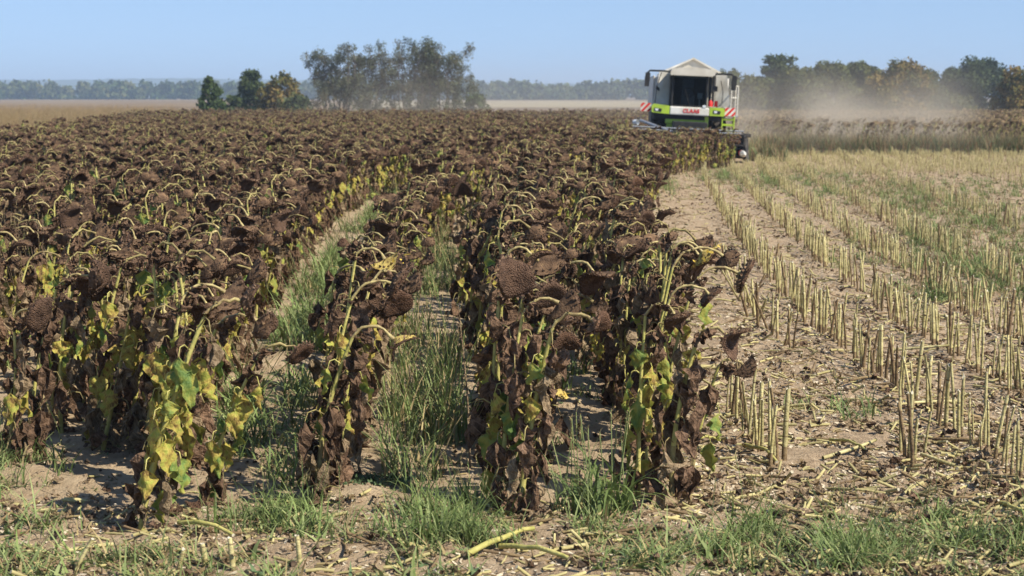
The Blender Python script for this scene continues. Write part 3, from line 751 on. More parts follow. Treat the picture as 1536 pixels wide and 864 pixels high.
# ------------------------------------------------------------------ stubble
def stalk_mesh(h, r, m, bend=.04, cutang=.5):
    b = MB(); n = 5; t = np.linspace(0, 1, n); d = rng.normal(size=2) * bend
    path = np.stack([d[0] * t ** 1.5, d[1] * t ** 1.5, -.03 + t * (h + .03)], -1)
    rr = r * (1.05 - .22 * t) * (1 + rng.normal(size=n) * .03)
    b.tube(path, rr, m, 7)
    V = b.ch[-1][0]; V[-7:, 2] += (V[-7:, 0] - path[-1, 0]) * cutang + rng.normal(size=7) * .006
    b.tube(path[:2] * np.array([1, 1, rv(.5, 1.2)]), rr[:2] * 1.03, M_cutb, 7)
    for z in (rv(.2, .5), rv(.55, .9)):
        q = np.array([np.interp(z, t, path[:, j]) for j in range(3)]); b.tube([q - (0, 0, .005), q, q + (0, 0, .005)], [r * .9, r * 1.08, r * .88], M_cutb, 7)
    # pith in the cut, set in a little, and a torn sliver
    ring = (V[-7:] - path[-1]) * .98 + path[-1]; b.add(np.vstack([ring, path[-1] + (0, 0, -.004)]), [(i, (i + 1) % 7, 7) for i in range(7)], M_pith)
    if rng.random() < .5:
        p = V[-4]; b.add([p, p + (.006, .004, 0), p + (.003, 0, rv(.015, .05)), p + (-.002, .002, .01)], [(0, 1, 2, 3)], m)
    if rng.random() < .35:
        z = h * rv(.3, .8); b.tube([(0, 0, z), (rv(-.02, .02), rv(-.02, .02), z + .01)], [r * 1.15, r * .5], M_cutb, 5)
    return b.mesh('stubble_stalk')
ST = [stalk_mesh(rv(.36, .48), rv(.0105, .0165), M_cut if i < 12 else M_cutb, .028, rv(-.8, .8)) for i in range(14)]
SROWS = [1.6, 2.5, 3.0, 3.85, 4.7] + [4.7 + .95 * k for k in range(1, 26)]
SNAME = ['first', 'second', 'third', 'fourth', 'fifth', 'sixth', 'seventh', 'eighth', 'ninth']
stalks = []
for ri, c in enumerate(SROWS):
    D_ = 8.8 if ri else 10.2
    while D_ < 68:
        D_ += rv(.06, .15) if D_ < 30 else rv(.10, .2)
        x = float(rowX(c, D_)) + rng.normal() * .035
        if x < edgeX(min(D_, 60)) + .25 or abs(x) > .31 * D_ + .3: continue
        g_ = float(vnoise(D_, ri * 7.3, 1.6, 21)) + .35 * float(vnoise(D_, ri * 3.1, .5, 22))
        if D_ < 9.9 and ri == 1: continue
        if g_ < (-.12 if D_ < 13 else (-.34 if D_ < 30 else -.46)): continue
        if ri == 0 and D_ > 13.2: continue
        if ri == 1 and (D_ > 22 or 10.9 < D_ < 15 or (D_ > 15 and rng.random() < .45)): continue
        if D_ > 24 and ri in (6, 8, 9, 12, 15, 19) and vnoise(D_, ri, 9, 44) > -.15: continue
        if ri in (2, 3, 4) and 0: continue
        tilt = .032
        if ri == 1 and 15 < D_ < 22: tilt = .3
        stalks.append((x, D_, ri, tilt))
stalks.sort(key=lambda s: s[1])
scount = {}; srest = []; indiv = 0; SPOS = []
for x, D_, ri, tilt in stalks:
    vi = int(rng.integers(0, len(ST))) if tilt < .2 else int(rng.integers(8, 14))
    rot = (rng.normal() * tilt, rng.normal() * tilt, rv(0, 6.28)); s = rv(.78, 1.12) * float(np.interp(D_, [13, 28, 45], [1, .92, .7]))
    if D_ < 12.2 and rng.random() < .3: s *= .6
    if indiv < 288 and abs(x) < .3 * D_ and ri < 9:
        indiv += 1; scount[ri] = scount.get(ri, 0) + 1
        o = link('stubble_stalk', ST[vi], None, (x, D_, gzf(x, D_))); o.rotation_euler = rot; o.scale = (s, s, s)
        kind = 'brown' if vi >= 12 else 'yellow green'
        if abs(rot[0]) + abs(rot[1]) > .35: kind = 'tilted ' + kind
        tag(o, kind + ' cut stalk, ' + ordinal(scount[ri]) + ' from the front in the ' + SNAME[ri] + ' stubble row', 'cut stalk', 'cut sunflower stalks standing in rows')
        SPOS.append((x, D_, ri, scount[ri]))
    else: srest.append((x, D_, rot, s, vi))
# the short cut stalks along the very front of the uncut rows
for i, (px, py, lab) in enumerate(((112, 806, 'first'), (268, 806, 'second'), (309, 838, 'third'), (350, 800, 'fourth'), (450, 814, 'fifth'))):
    D_ = 8.15 + .05 * (i % 3); x = wx(px, D_)
    o = link('stubble_stalk', ST[i], None, (x, D_, gzf(x, D_) - .02)); topz = zat(py, D_) / .43; o.scale = (1.25, 1.25, max(.35, topz))
    o.rotation_euler = (0, rv(-.05, .05), rv(0, 6)); tag(o, 'short cut stalk in the grass before the uncut rows, ' + lab + ' counting towards the stubble', 'cut stalk', 'short stalks before the uncut rows')
A = np.array([(s[0], s[1]) for s in srest])
scatter('stubble_field', np.stack([A[:, 0], A[:, 1], gz(A[:, 0], A[:, 1])], -1), np.array([s[2] for s in srest]), np.array([s[3] for s in srest]), np.array([s[4] for s in srest]), ST,
        'rows of cut stubble stalks stretching away over the harvested ground')
# pale far stubble carpet near the horizon of the cut ground
n = 9000; D_ = rng.uniform(50, 69, n); x = rng.uniform(-.02, .32, n) * D_; ok = x > np.interp(D_, [44, 60, 69], [4.3, 8.6, 9.4]); D_, x = D_[ok], x[ok]; n = len(x)
scatter('stubble_carpet', np.stack([x, D_, 0 * x], -1), np.stack([rng.normal(size=n) * .25, rng.normal(size=n) * .25, rng.uniform(0, 6, n)], -1), rng.uniform(.35, .6, n), rng.integers(0, 10, n), ST,
        'pale stubble massed at the far side of the harvested ground')

# fallen stalks
FL = []
for i in range(5):
    b = MB(); L_ = rv(.25, .6); n_ = 6; t = np.linspace(0, 1, n_)
    b.tube(np.stack([t * L_, .03 * np.sin(t * 3 + i), .012 + .012 * np.sin(t * 2)], -1), [.013 - .003 * q for q in t], M_cut if i % 2 else M_cutb, 7, cap=M_pith); FL.append(b.mesh('fallen_stalk'))
nf = 0
for k in range(4, len(SPOS), 7):
    x, D_, ri, kk = SPOS[k]
    if D_ > 15: continue
    X_ = x + rv(-.45, .45); Y_ = D_ + rv(-.3, .3)
    o = link('fallen_stalk', FL[k % 5], None, (X_, Y_, gzf(X_, Y_) + .01)); o.rotation_euler = (0, rv(-.25, .05), rv(-1.0, 1.0) + (3.14 if k % 2 else 0))
    tag(o, 'broken stalk lying by the ' + ordinal(kk) + ' cut stalk of the ' + SNAME[ri] + ' stubble row', 'fallen stalk', 'broken stalks lying on the cut ground')
# large fallen pieces seen in the front
for (x0, y0, x1, y1, w_, lab) in ((1115, 675, 1165, 705, .016, 'thick yellow green stalk lying beside the front cluster of the first stubble row'),
                             (1020, 676, 1080, 668, .013, 'short pale stalk lying on bare soil beside the uncut sunflowers'),
                             (700, 842, 800, 800, .02, 'bent yellow green stalk lying in the front grass before the second row'),
                             (750, 822, 860, 852, .018, 'thick green stalk crossing under the bent yellow one'),
                             (268, 796, 350, 812, .016, 'pale split stalk lying behind the short cut stalks'),
                             (1245, 665, 1300, 690, .013, 'thin yellow stalk lying on the soil past the front stubble cluster'),
                             (1500, 770, 1560, 800, .014, 'thick pale stalk lying at the foot of the last front stubble cluster')):
    def gp(px, py):
        D2 = dat(py); return np.array([wx(px, D2), D2, gzf(wx(px, D2), D2) + .03])
    a_, b_ = gp(x0, y0), gp(x1, y1); mid = (a_ + b_) / 2
    t = np.linspace(0, 1, 7)[:, None]; pth = a_ * (1 - t) + b_ * t - mid; pth[:, 2] += .03 * np.sin(t[:, 0] * 3.1)
    pth[1:-1] += rng.normal(size=(5, 3)) * .008; b = MB(); b.tube(pth, np.linspace(w_, w_ * .7, 7) * .85, M_stem, 8, cap=M_pith); tag(b.build('fallen_stalk', None, mid), lab, 'fallen stalk', 'broken stalks lying on the ground')

rng = np.random.default_rng(107)
# ------------------------------------------------------------------ grass and weeds
def blade(mb, base, az, L_, wd, m, lean0=.15, curve=1.0, n=5):
    h = np.array([math.cos(az), math.sin(az), 0.]); s = np.array([-h[1], h[0], 0.]); p = np.array(base, float)
    rows = []; a = math.pi / 2 - lean0
    for i in range(n):
        f = i / (n - 1); ww = wd * (1 - f ** 1.6) * .5 + .0006
        rows.append([p - s * ww, p + s * ww]); p = p + L_ / (n - 1) * (math.cos(a) * h + math.sin(a) * np.array([0, 0, 1.])); a -= curve / (n - 1) * (1 + f)
        p[2] = max(p[2], .005)
    mb.grid(np.array(rows), m, True, True)
def tuft(n, L0, L1, wd, ms, spread, lean=(.05, .5), curve=(.2, 1.6), seeds=0, name='grass_tuft'):
    b = MB()
    for i in range(n):
        a = rv(0, 6.28); r_ = spread * math.sqrt(rng.random()); blade(b, (math.cos(a) * r_, math.sin(a) * r_, 0), rv(0, 6.28), rv(L0, L1), wd * rv(.6, 1.2), ms[int(rng.integers(0, len(ms)))], rv(*lean), rv(*curve))
    for i in range(seeds):
        a = rv(0, 6.28); Lh = rv(L1 * .9, L1 * 1.25); h = np.array([math.cos(a), math.sin(a), 0]) * rv(.05, .2)
        t = np.linspace(0, 1, 6)[:, None]; pth = t * np.array([0, 0, Lh]) + (t ** 2) * h
        b.tube(pth, .0018, ms[0], 3)
        for j in range(9):
            q = pth[-1] * (1 - j * .022) ; blade(b, q, rv(0, 6.28), rv(.02, .045), .003, M_straw, rv(.2, .6), 1.2, 3)
    return b.mesh(name)
G_short = [tuft(13, .06, .2, .010, [M_grass, M_grass2, M_grass2, M_straw], .09, (.2, 1.2)) for i in range(4)]
G_mid = [tuft(17, .12, .38, .012, [M_grass, M_grass2, M_grass2, M_grass], .10, (.1, .8), (.4, 2.2), seeds=1) for i in range(3)]
G_tall = [tuft(20, .2, .58, .012, [M_grass, M_grass2, M_grass2, M_straw], .11, (.05, .5), (.3, 2.0), 3) for i in range(3)]
G_dry = [tuft(30, .35, .95, .008, [M_tan, M_straw, M_tan], .16, (.02, .4), (.1, .8), 3, 'dry_tuft') for i in range(3)]
G_flat = [tuft(12, .10, .3, .014, [M_grass, M_grass2, M_grass2, M_grass], .09, (.6, 1.5), (.1, .5)) for i in range(3)]

def sg(name, P2, ms, label, lo=.7, hi=1.2):
    P2 = np.asarray(P2); n = len(P2)
    scatter(name, np.stack([P2[:, 0], P2[:, 1], gz(P2[:, 0], P2[:, 1]) - .01], -1), np.stack([rng.normal(size=n) * .08, rng.normal(size=n) * .08, rng.uniform(0, 6.28, n)], -1),
            rng.uniform(lo, hi, n), rng.integers(0, len(ms), n), ms, label)
def strip_pts(c, w_, d0, d1, dens, patch=None, seed=3):
    n = int((d1 - d0) * w_ * dens); D_ = d0 + (d1 - d0) * rng.random(n) ; x = rowX(c, D_) + rng.uniform(-.5, .5, n) * w_
    if patch is not None:
        k = vnoise(x, D_, .9, seed) > patch; x, D_ = x[k], D_[k]
    return np.stack([x, D_], -1)
sg('strip_grass', np.vstack([strip_pts(-.55, .50, 10.2, 24, 20, -.12), strip_pts(-.6, .35, 9.2, 12.5, 14, -.02)]), G_tall + G_mid + G_tall, 'tall seeding grass crowding the strip between the second and third rows')
sg('strip_grass', np.vstack([strip_pts(-1.57, .7, 9.4, 30, 15, -.04), strip_pts(-1.6, .6, 12.5, 38, 34, -.2)]), G_mid + G_short, 'mixed green grass along the open sandy strip between the third and fourth rows', .8, 1.6)
other = [strip_pts(.4, .5, 10.5, 30, 8, -.05, 5)] + [strip_pts(c, .5, 10.5, 30, 8, .05, 6) for c in (-2.6, -3.6, -4.5, -5.5)]
sg('row_grass', np.vstack(other), G_mid + G_short, 'scattered green grass in the shade of the uncut rows')
n = 1000; x = rng.uniform(-3.1, 3.1, n); y = 7.85 + rng.random(n) ** 1.2 * 1.25
k = (1.3 * vnoise(x, y, .55, 8) + .9 * vnoise(x, y, .22, 88) + .34 * (8.72 - y) + .14 * (x > .9)) > .09
G_trod = [tuft(12, .06, .22, .012, [M_straw, M_grass2, M_tan, M_grass], .12, (.8, 1.5), (.1, .7), name='trodden_tuft') for i in range(3)]
G_weed = [tuft(26, .03, .11, .026, [M_weed, M_grass, M_grass2], .10, (.2, 1.4), (.2, 1.2), name='broad_weed') for i in range(2)]
sg('front_grass', np.stack([x, y], -1)[k], G_short + G_flat[:2] + G_trod + G_weed, 'low trampled grass along the front edge of the field', .7, 1.3)
n = 170; x = rng.uniform(1.0, 2.75, n); y = rng.uniform(8.0, 9.1, n); k = vnoise(x, y, .45, 18) + .7 * vnoise(x, y, .17, 19) > .08
sg('front_grass', np.stack([x, y], -1)[k], G_mid, 'lush green grass tufts before the stubble rows', .55, .95)
sg('front_grass', np.stack([rng.normal(-.35, .17, 46), rng.uniform(8.5, 9.5, 46)], -1), G_mid, 'knee high grass before the gap of the second and third rows', .6, 1.05)
sg('front_grass', np.stack([rng.normal(-1.25, .2, 30), rng.uniform(8.7, 9.4, 30)], -1), G_mid, 'bright grass tufts in front of the third row', .5, .9)
sg('front_grass', np.stack([rng.normal(-3.15, .16, 60), rng.uniform(9.0, 10.8, 60)], -1), G_mid + G_short, 'weedy grass at the corner before the fifth row', .7, 1.25)
n = 220; y = 8.6 + 8 * rng.random(n) ** 1.4; x = rng.uniform(-.3, .12, n) * y
sg('seedling_weeds', np.stack([x, y], -1), G_weed + G_short[:1], 'small green seedlings dotted over the sand between the rows', .25, .6)
# weeds among the stubble
pw = []
for px, py, rx_, ry_, nn in ((1450, 270, 3, 6, 260), (1340, 300, 1.5, 4, 200), (1480, 370, 1.2, 2.5, 120), (1350, 345, .9, 2.2, 110), (1500, 430, .6, 1., 60), (1420, 385, .8, 1.5, 90), (1400, 290, 1.6, 5, 260), (1130, 262, 1.2, 5, 200), (1300, 265, 1.6, 5, 180), (1470, 400, .8, 1.6, 110), (1290, 380, .5, 1.0, 26), (1380, 430, .5, .8, 50), (1185, 250, 2, 6, 160),
                         (985, 262, .5, 5, 160), (1500, 330, 1.2, 3, 120), (1440, 340, 1., 2.5, 90), (1270, 600, .5, .5, 12), (1040, 370, .3, 1., 12), (1050, 250, 1.4, 5, 120)):
    D2 = dat(py + 14); pw.append(np.stack([rng.normal(wx(px, D2), rx_ * .6, nn), rng.normal(D2, ry_ * .6, nn)], -1))
pw = np.vstack(pw); pw = pw[pw[:, 0] > np.interp(pw[:, 1], [8, 15, 24, 32, 40, 50, 60], [1.3, 1.3, 1.9, 2.4, 3.2, 4.9, 8.0]) - .2]; pw = pw[(pw[:, 1] < 68) & (pw[:, 1] > 8)]

G_brown = [tuft(12, .08, .3, .012, [M_dead2, M_cutb, M_tan, M_grass2], .12, (.3, 1.3), name='weed_tuft') for i in range(3)]
sg('stubble_weeds', pw, G_mid[:2] + G_short[:3] + G_brown, 'green weeds growing through the harvested stubble', .6, 1.2)
# dark weeds before the far block and by the header
n = 2600; D_ = rng.uniform(67.5, 71.5, n); x = rng.uniform(9.8, 24, n)
G_far = [tuft(26, .35, .95, .03, [M_weed, M_tan, M_dead2, M_tan, M_grass2], .2, (.02, .5), (.1, 1.0), 0, 'weed_tuft') for i in range(3)]
sg('edge_weeds', np.stack([x, D_], -1), G_far, 'dark dusty weeds along the edge of the far sunflower block', .7, 1.15)
sg('header_weeds', np.stack([rng.normal(9.05, .35, 60), rng.uniform(60, 66, 60)], -1), G_far, 'green weeds beside the header end', .7, 1.1)
# dry grassland at the left
n = 11000; D_ = 56 + 150 * rng.random(n) ** 1.2; x = -.31 * D_ + rng.random(n) * np.maximum(.2, .31 * D_ - 19.0 - (D_ - 66) * .14 + .6); k = (x < -19.1 - (D_ - 66) * .14) & (vnoise(x, D_, 7, 51) > -.28)
G_dk = [tuft(22, .3, .9, .012, [M_grass2, M_dead2, M_tan], .18, (.05, .5), (.1, .9), 0, 'rank_tuft')]
sg('dry_grassland', np.stack([x, D_], -1)[k], G_dry + G_dk, 'tan dry grassland beside the uncut field', .75, 1.35)
n = 3500; D_ = rng.uniform(130, 170, n); x = rng.uniform(-.3, .05, n) * D_
sg('dry_margin', np.stack([x, D_], -1), G_dry, 'thin dry grass margin at the far end of the field', .5, .8)
# feathery dry grass over the rows at the left edge
sg('dry_panicles', np.stack([rng.normal(-4.35, .2, 6), rng.normal(14.8, .7, 6)], -1), [tuft(5, .5, .9, .005, [M_dead2, M_grass2], .08, (.1, .5), (.3, 1.2), 7, 'panicle_tuft')], 'feathery dry grass heads rising through the sunflowers', 1.0, 1.25)

# big coarse grass clump before the row bordering the stubble
gc = empty('grass_clump', (.50, 9.25, gzf(.5, 9.25))); tag(gc, 'big clump of broad green grass before the row bordering the stubble', 'grass clump')
b = MB()
for i in range(46):
    a = rv(0, 6.28); r_ = .17 * math.sqrt(rng.random()); blade(b, (math.cos(a) * r_, math.sin(a) * r_ * .8, 0), rv(0, 6.28), rv(.28, .62), rv(.012, .026), M_grass, rv(.05, .45), rv(.6, 2.6), 8)
for i in range(60):
    a = rv(0, 6.28); r_ = .24 * math.sqrt(rng.random()); blade(b, (math.cos(a) * r_ - .08, math.sin(a) * r_, 0), rv(0, 6.28), rv(.2, .5), .008, M_grass2, rv(.05, .5), rv(.2, 1.5), 5)
b.build('leaves', gc).name = 'blade_mass'
b = MB()
for i in range(12):
    x_, y_ = rv(-.2, .15), rv(-.12, .12); t = np.linspace(0, 1, 6)[:, None]; pth = np.array([x_, y_, 0]) + t * np.array([rv(-.08, .08), 0, rv(.45, .6)]); b.tube(pth, .0028, M_grass2, 4)
    for j in range(16): blade(b, pth[-1] - (0, 0, j * .008), rv(0, 6.28), rv(.015, .04), .004, M_straw, rv(.2, .6), 1.2, 3)
b.build('seed_stalk', gc)
# mat of small bluish weed
b = MB()
for i in range(900):
    a = rv(0, 6.28); r_ = math.sqrt(rng.random()); p = (math.cos(a) * r_ * .30, math.sin(a) * r_ * .16, .005 + .03 * rng.random()); blade(b, p, rv(0, 6.28), rv(.012, .028), .012, M_weed, rv(.4, 1.4), .4, 3)
X_, Y_ = -.86, 10.0; tag(b.build('creeping_weed', None, (X_, Y_, gzf(X_, Y_))), 'low mat of bluish green creeping weed beside the third row', 'weed')
# a tall dry bare stem
b = MB(); t = np.linspace(0, 1, 7)[:, None]; b.tube(t * np.array([-.06, 0, 1.02]) + np.sin(t * 4) * np.array([.012, 0, 0]), np.linspace(.007, .003, 7), M_dead2, 5)
for j in range(14): blade(b, (-.06 + rv(-.01, .01), 0, 1.0 - j * .015), rv(0, 6.28), rv(.02, .05), .006, M_dead, rv(.2, .8), 1, 3)
X_, Y_ = wx(705, 10.4), 10.4; tag(b.build('dry_stem', None, (X_, Y_, gzf(X_, Y_))), 'thin bare brown stem standing in the tall grass by the second row', 'dry stem')

rng = np.random.default_rng(108)
# ------------------------------------------------------------------ litter
LT = []
for i in range(4):     # pale chips
    b = MB(); l, w_ = rv(.008, .020), rv(.004, .010); z = .004
    b.add([(-l, -w_, z), (l, -w_ * .6, z + rv(0, .008)), (l * .9, w_, z + .003), (-l * .8, w_ * .7, z + rv(0, .006)), (0, 0, 0)], [(0, 1, 2, 3)], M_chip); LT.append(b.mesh('chip'))
for i in range(4):     # stalk bits
    b = MB(); l = rv(.03, .10); b.tube([(-l, 0, .006), (0, rv(-.01, .01), .01), (l, 0, .007)], rv(.003, .008), (M_cut, M_cutb, M_straw, M_cut)[i], 5, cap=M_pith); LT.append(b.mesh('stalk_bit'))
for i in range(4):     # dark crumbs and curled leaf bits
    b = MB(); P_ = np.zeros((4, 4, 3)); q = np.linspace(-1, 1, 4) * (.013, .02, .028, .017)[i]; P_[..., 0] = q[:, None]; P_[..., 1] = q[None, :] * .8; P_[..., 2] = .012 + rng.random((4, 4)) * .03
    P_[..., :2] += rng.normal(size=(4, 4, 2)) * .006; b.grid(P_, (M_crumb, M_dead, M_dead2, M_cutb)[i], True, False); LT.append(b.mesh('crumb'))
for i in range(3):     # clods
    b = MB(); a = np.linspace(0, 2 * np.pi, 7, endpoint=False); rr = rv(.010, .024)
    rows = np.array([[(math.cos(q) * rr * s_ * rv(.8, 1.2), math.sin(q) * rr * s_ * rv(.8, 1.2), z * rr) for q in a] for s_, z in ((1, -.3), (1.05, .2), (.7, .7), (.1, .85))]); b.grid(rows, M_soil, True, False, closed=True); LT.append(b.mesh('clod'))
def litter(name, x, y, wts, label, lo=.6, hi=1.5):
    n = len(x); wts = np.array(wts, float); vi = rng.choice(len(LT), n, p=wts / wts.sum())
    scatter(name, np.stack([x, y, gz(x, y)], -1), np.stack([rng.normal(size=n) * .25, rng.normal(size=n) * .25, rng.uniform(0, 6.28, n)], -1), rng.uniform(lo, hi, n), vi, LT, label)
n = 66000; y = 7.8 + 44 * rng.random(n) ** 1.5; x = rng.uniform(1.0, .32 * y + .3, n); k = (x > edgeX(y) - .25) & (vnoise(x, y, .6, 31) + (.3 * vnoise(x, y, .2, 32)) > -.3)
litter('straw_litter', x[k], y[k], [7, 7, 7, 7, 1.5, 1.5, 1.5, 1.5, .4, .4, .5, .7, 3, 3, 3], 'chopped straw, chaff and dark leaf crumbs strewn over the harvested ground')
n = 5000; x = rng.uniform(-3, 3, n); y = rng.uniform(7.8, 9.5, n)
litter('front_litter', x, y, [3, 3, 3, 3, 1, 1, 1, 1, .4, .2, .3, .4, 2, 2, 2], 'bits of chaff and clods along the front edge of the field')
n = 6000; y = 9 + 12 * rng.random(n) ** 1.3; x = rng.uniform(-.31, .1, n) * y
litter('row_litter', x, y, [.5, .5, .5, .5, .3, .3, .3, .3, .5, .4, .4, .5, 4, 4, 4], 'crumbled leaves and small clods on the sand between the rows', .5, 1.1)
rng = np.random.default_rng(109)
# fallen heads on the soil
for (px, py, lab) in ((292, 765, 'fallen rusty flower head on the sand behind the front plant of the fourth row'), (312, 757, 'fallen dark flower head beside the rusty one on the sand'),
                      (523, 627, 'small fallen rust coloured head on the sandy strip by the third row'), (722, 652, 'small yellowish fallen head in the shade by the second row')):
    D_ = dat(py); x = wx(px, D_); hb = MB(); bb = MB(); head_mesh(hb, bb, np.array([0, 0, .015]), (.1, -.2, 1), .05, M_back, M_seed2, M_bract2)
    r_ = empty('dropped_flower', (x, D_, gzf(x, D_))); tag(r_, lab, 'flower head', 'flower heads fallen on the soil'); hb.build('seed_disc', r_); bb.build('bracts', r_)
for (px, py, D_, lab) in ((822, 556, 10.6, 'small low sunflower head with yellow rim hanging between the two rows nearest the stubble'),):
    x = wx(px, D_) - .12; v = make_plant(h=.50, lean=.06, az=0, face=-80, Rr=.075, nleaf=4, live=.2, yback=1, petals=True, thick=.008, arch=.06)
    place(meshes_of(v), x, D_, 0, 1, lab, 'front sunflowers of the uncut rows')

# ------------------------------------------------------------------ combine harvester
HD = 62.0; HS = FPX / HD; HX = wx(1035, HD)
H_white = mat('machine_white', (.50, .46, .38), (.72, .70, .64), 1.6, .45, 0, None, .4)
H_cream = mat('machine_cream', (.50, .46, .38), (.62, .58, .50), 3, .6, 0, None, .3)
H_green = mat('machine_green', (.32, .44, .05), (.42, .58, .04), 2.2, .4, 0, None, .4)
H_black = mat('machine_black', (.012, .012, .013), (.03, .028, .026), 6, .6, 0, None, .3)
H_grey = mat('machine_steel', (.35, .35, .36), (.50, .50, .50), 8, .4, 0, None, .5, metal=.6)
H_dark = mat('header_dark', (.03, .028, .027), (.08, .07, .06), 6, .7)
H_red = mat('machine_red', (.55, .02, .02), (.65, .04, .03), 5, .45)
H_tyre = mat('tyre_rubber', (.018, .017, .016), (.07, .06, .05), 8, .9, .5, 30)
H_lamp = mat('lamp_lens', (.6, .62, .62), (.7, .72, .72), 8, .1, 0, None, .8)
H_seat = mat('seat_cloth', (.12, .14, .17), (.18, .20, .24), 10, .9)
H_glass = bpy.data.materials.new('tinted_glass'); H_glass.use_nodes = True
_b = H_glass.node_tree.nodes['Principled BSDF']; _b.inputs['Base Color'].default_value = (.38, .44, .44, 1); _b.inputs['Roughness'].default_value = .03
_b.inputs['Transmission Weight'].default_value = 1.0; _b.inputs['IOR'].default_value = 1.05; _b.inputs['Specular IOR Level'].default_value = .5
H_stripe = bpy.data.materials.new('warning_stripes'); H_stripe.use_nodes = True
_t = H_stripe.node_tree; _g = _t.nodes.new('ShaderNodeUVMap'); _s2 = _t.nodes.new('ShaderNodeSeparateXYZ'); _t.links.new(_g.outputs[0], _s2.inputs[0])
def _m(op, a, b_=0.):
    q = _t.nodes.new('ShaderNodeMath'); q.operation = op
    for i, x in enumerate((a, b_)):
        if isinstance(x, (int, float)): q.inputs[i].default_value = x
        else: _t.links.new(x, q.inputs[i])
    return q.outputs[0]

root = empty('combine_harvester', (HX, HD, 0))
root.rotation_euler = (0, R(2.6), R(-3))
tag(root, 'white and lime green combine harvester cutting the sunflowers amid dust', 'combine harvester')
# local frame: x right as seen, y away from the viewer, z up; front of the cab at y=0
def bev(o, w_=.03):
    md = o.modifiers.new('bevel', 'BEVEL'); md.width = w_; md.segments = 2; md.limit_method = 'ANGLE'; return o
def bb_(name, boxes, m, parent=root, w_=.02):
    b = MB()
    for a, c in boxes: b.box(a, c, m)
    return bev(b.build(name, parent), w_)
# chassis and body sides
body = MB(); body.box((-1.35, 1.6, 1.15), (1.3, 7.2, 2.05), H_black); body.box((-1.42, 1.5, 1.75), (-1.36, 7.4, 3.0), H_white); body.box((1.31, 1.5, 1.75), (1.37, 7.4, 3.0), H_white)
body.box((-1.35, 1.45, 1.9), (1.3, 7.35, 2.95), H_white)
bev(body.build('body', root))
# grain tank: flared walls, gabled cover
for s in (-1, 1):
    tk = MB(); tk.add([(s * .84, .7, 1.95), (s * 1.40, .55, 1.95), (s * 1.22, .62, 3.14), (s * .84, .66, 3.16), (s * .84, .95, 1.95), (s * 1.40, .95, 1.95), (s * 1.22, .95, 3.14), (s * .84, .95, 3.16)],
           [(0, 1, 2, 3), (4, 7, 6, 5), (0, 4, 5, 1), (1, 5, 6, 2), (2, 6, 7, 3), (3, 7, 4, 0)], H_white)
    tk.build('side_panel', root)
tk = MB(); tk.box((-1.2, .97, 2.96), (1.2, 4.6, 3.10), H_white); bev(tk.build('grain_tank', root))
cv = MB(); cv.prism([(-1.0, 3.12), (1.0, 3.12), (.92, 3.24), (0, 3.66), (-.92, 3.24)], 1.0, 4.4, H_cream)
cvo = bev(cv.build('tank_cover', root), .02)
rb = MB()
for s in (-1, 1):
    rb.add([(s * 1.04, .9, 3.20), (0, .9, 3.70), (0, .9, 3.64), (s * .98, .9, 3.15), (s * 1.04, 4.5, 3.20), (0, 4.5, 3.70), (0, 4.5, 3.64), (s * .98, 4.5, 3.15)],
           [(0, 1, 2, 3), (4, 7, 6, 5), (0, 4, 5, 1), (3, 2, 6, 7), (0, 3, 7, 4)], H_white)
rb.build('ridge_flap', cvo)
# cab
cabx0, cabx1 = -.78, .52
cab = bb_('cab', [((cabx0, -.02, 1.82), (cabx1, 1.35, 1.95)), ((cabx0, 1.28, 1.95), (cabx1, 1.36, 3.0)), ((cabx0, -.02, 1.95), (cabx0 + .07, .06, 3.02)), ((cabx1 - .07, -.02, 1.95), (cabx1, .06, 3.02)),
                  ((cabx0, .6, 1.95), (cabx0 + .05, .68, 3.02)), ((cabx1 - .05, .6, 1.95), (cabx1, .68, 3.02))], H_black)
b = MB(); b.prism([(-.84, 3.02), (.62, 3.02), (.78, 3.10), (.74, 3.26), (0, 3.34), (-.80, 3.26), (-.86, 3.12)], -.3, 1.4, H_cream); bev(b.build('cab_roof', root), .03)
b = MB(); b.box((cabx0 + .075, .0, 1.97), (cabx1 - .075, .012, 3.0), H_glass); b.build('windshield', root)
b = MB(); b.box((cabx0 + .01, .07, 1.97), (cabx0 + .02, 1.27, 3.0), H_glass); b.box((cabx1 - .02, .07, 1.97), (cabx1 - .01, 1.27, 3.0), H_glass); b.build('side_glass', root)
seat = bb_('seat', [((-.38, .7, 1.96), (.10, 1.1, 2.35)), ((-.36, 1.0, 2.35), (.08, 1.12, 2.9))], H_seat)
bb_('monitor', [((.18, .35, 2.2), (.36, .40, 2.42)), ((.24, .38, 1.95), (.29, .42, 2.2))], H_grey)
b = MB(); b.tube([(-.12, -.05, 1.98), (-.3, -.06, 2.55)], .012, H_black, 4); b.build('wiper', root)
b = MB(); b.tube([(-.14, .32, 1.96), (-.14, .38, 2.4)], [.04, .03], H_dark, 6); a = np.linspace(0, 2 * np.pi, 15); b.tube(np.stack([-.14 + .18 * np.cos(a), .36 - .05 * np.sin(a), 2.42 + .17 * np.sin(a)], -1), .015, H_dark, 5); b.build('steering_wheel', root)
bb_('window_pillar', [((.68, -.02, 1.95), (.76, .08, 3.05)), ((.56, .05, 1.95), (.66, .2, 3.0))], H_black)
bb_('cab_step_panel', [((-1.42, .3, 1.76), (1.0, 1.4, 1.82))], H_black)
# fire extinguisher
b = MB(); b.tube([(.64, -.1, 1.95), (.64, -.1, 2.12), (.64, -.1, 2.18)], [.08, .08, .03], H_red, 10, cap=H_black); b.tube([(.84, -.08, 1.95), (.84, -.08, 2.16)], [.07, .06], H_red, 8, cap=H_red); b.build('fire_extinguisher', root)
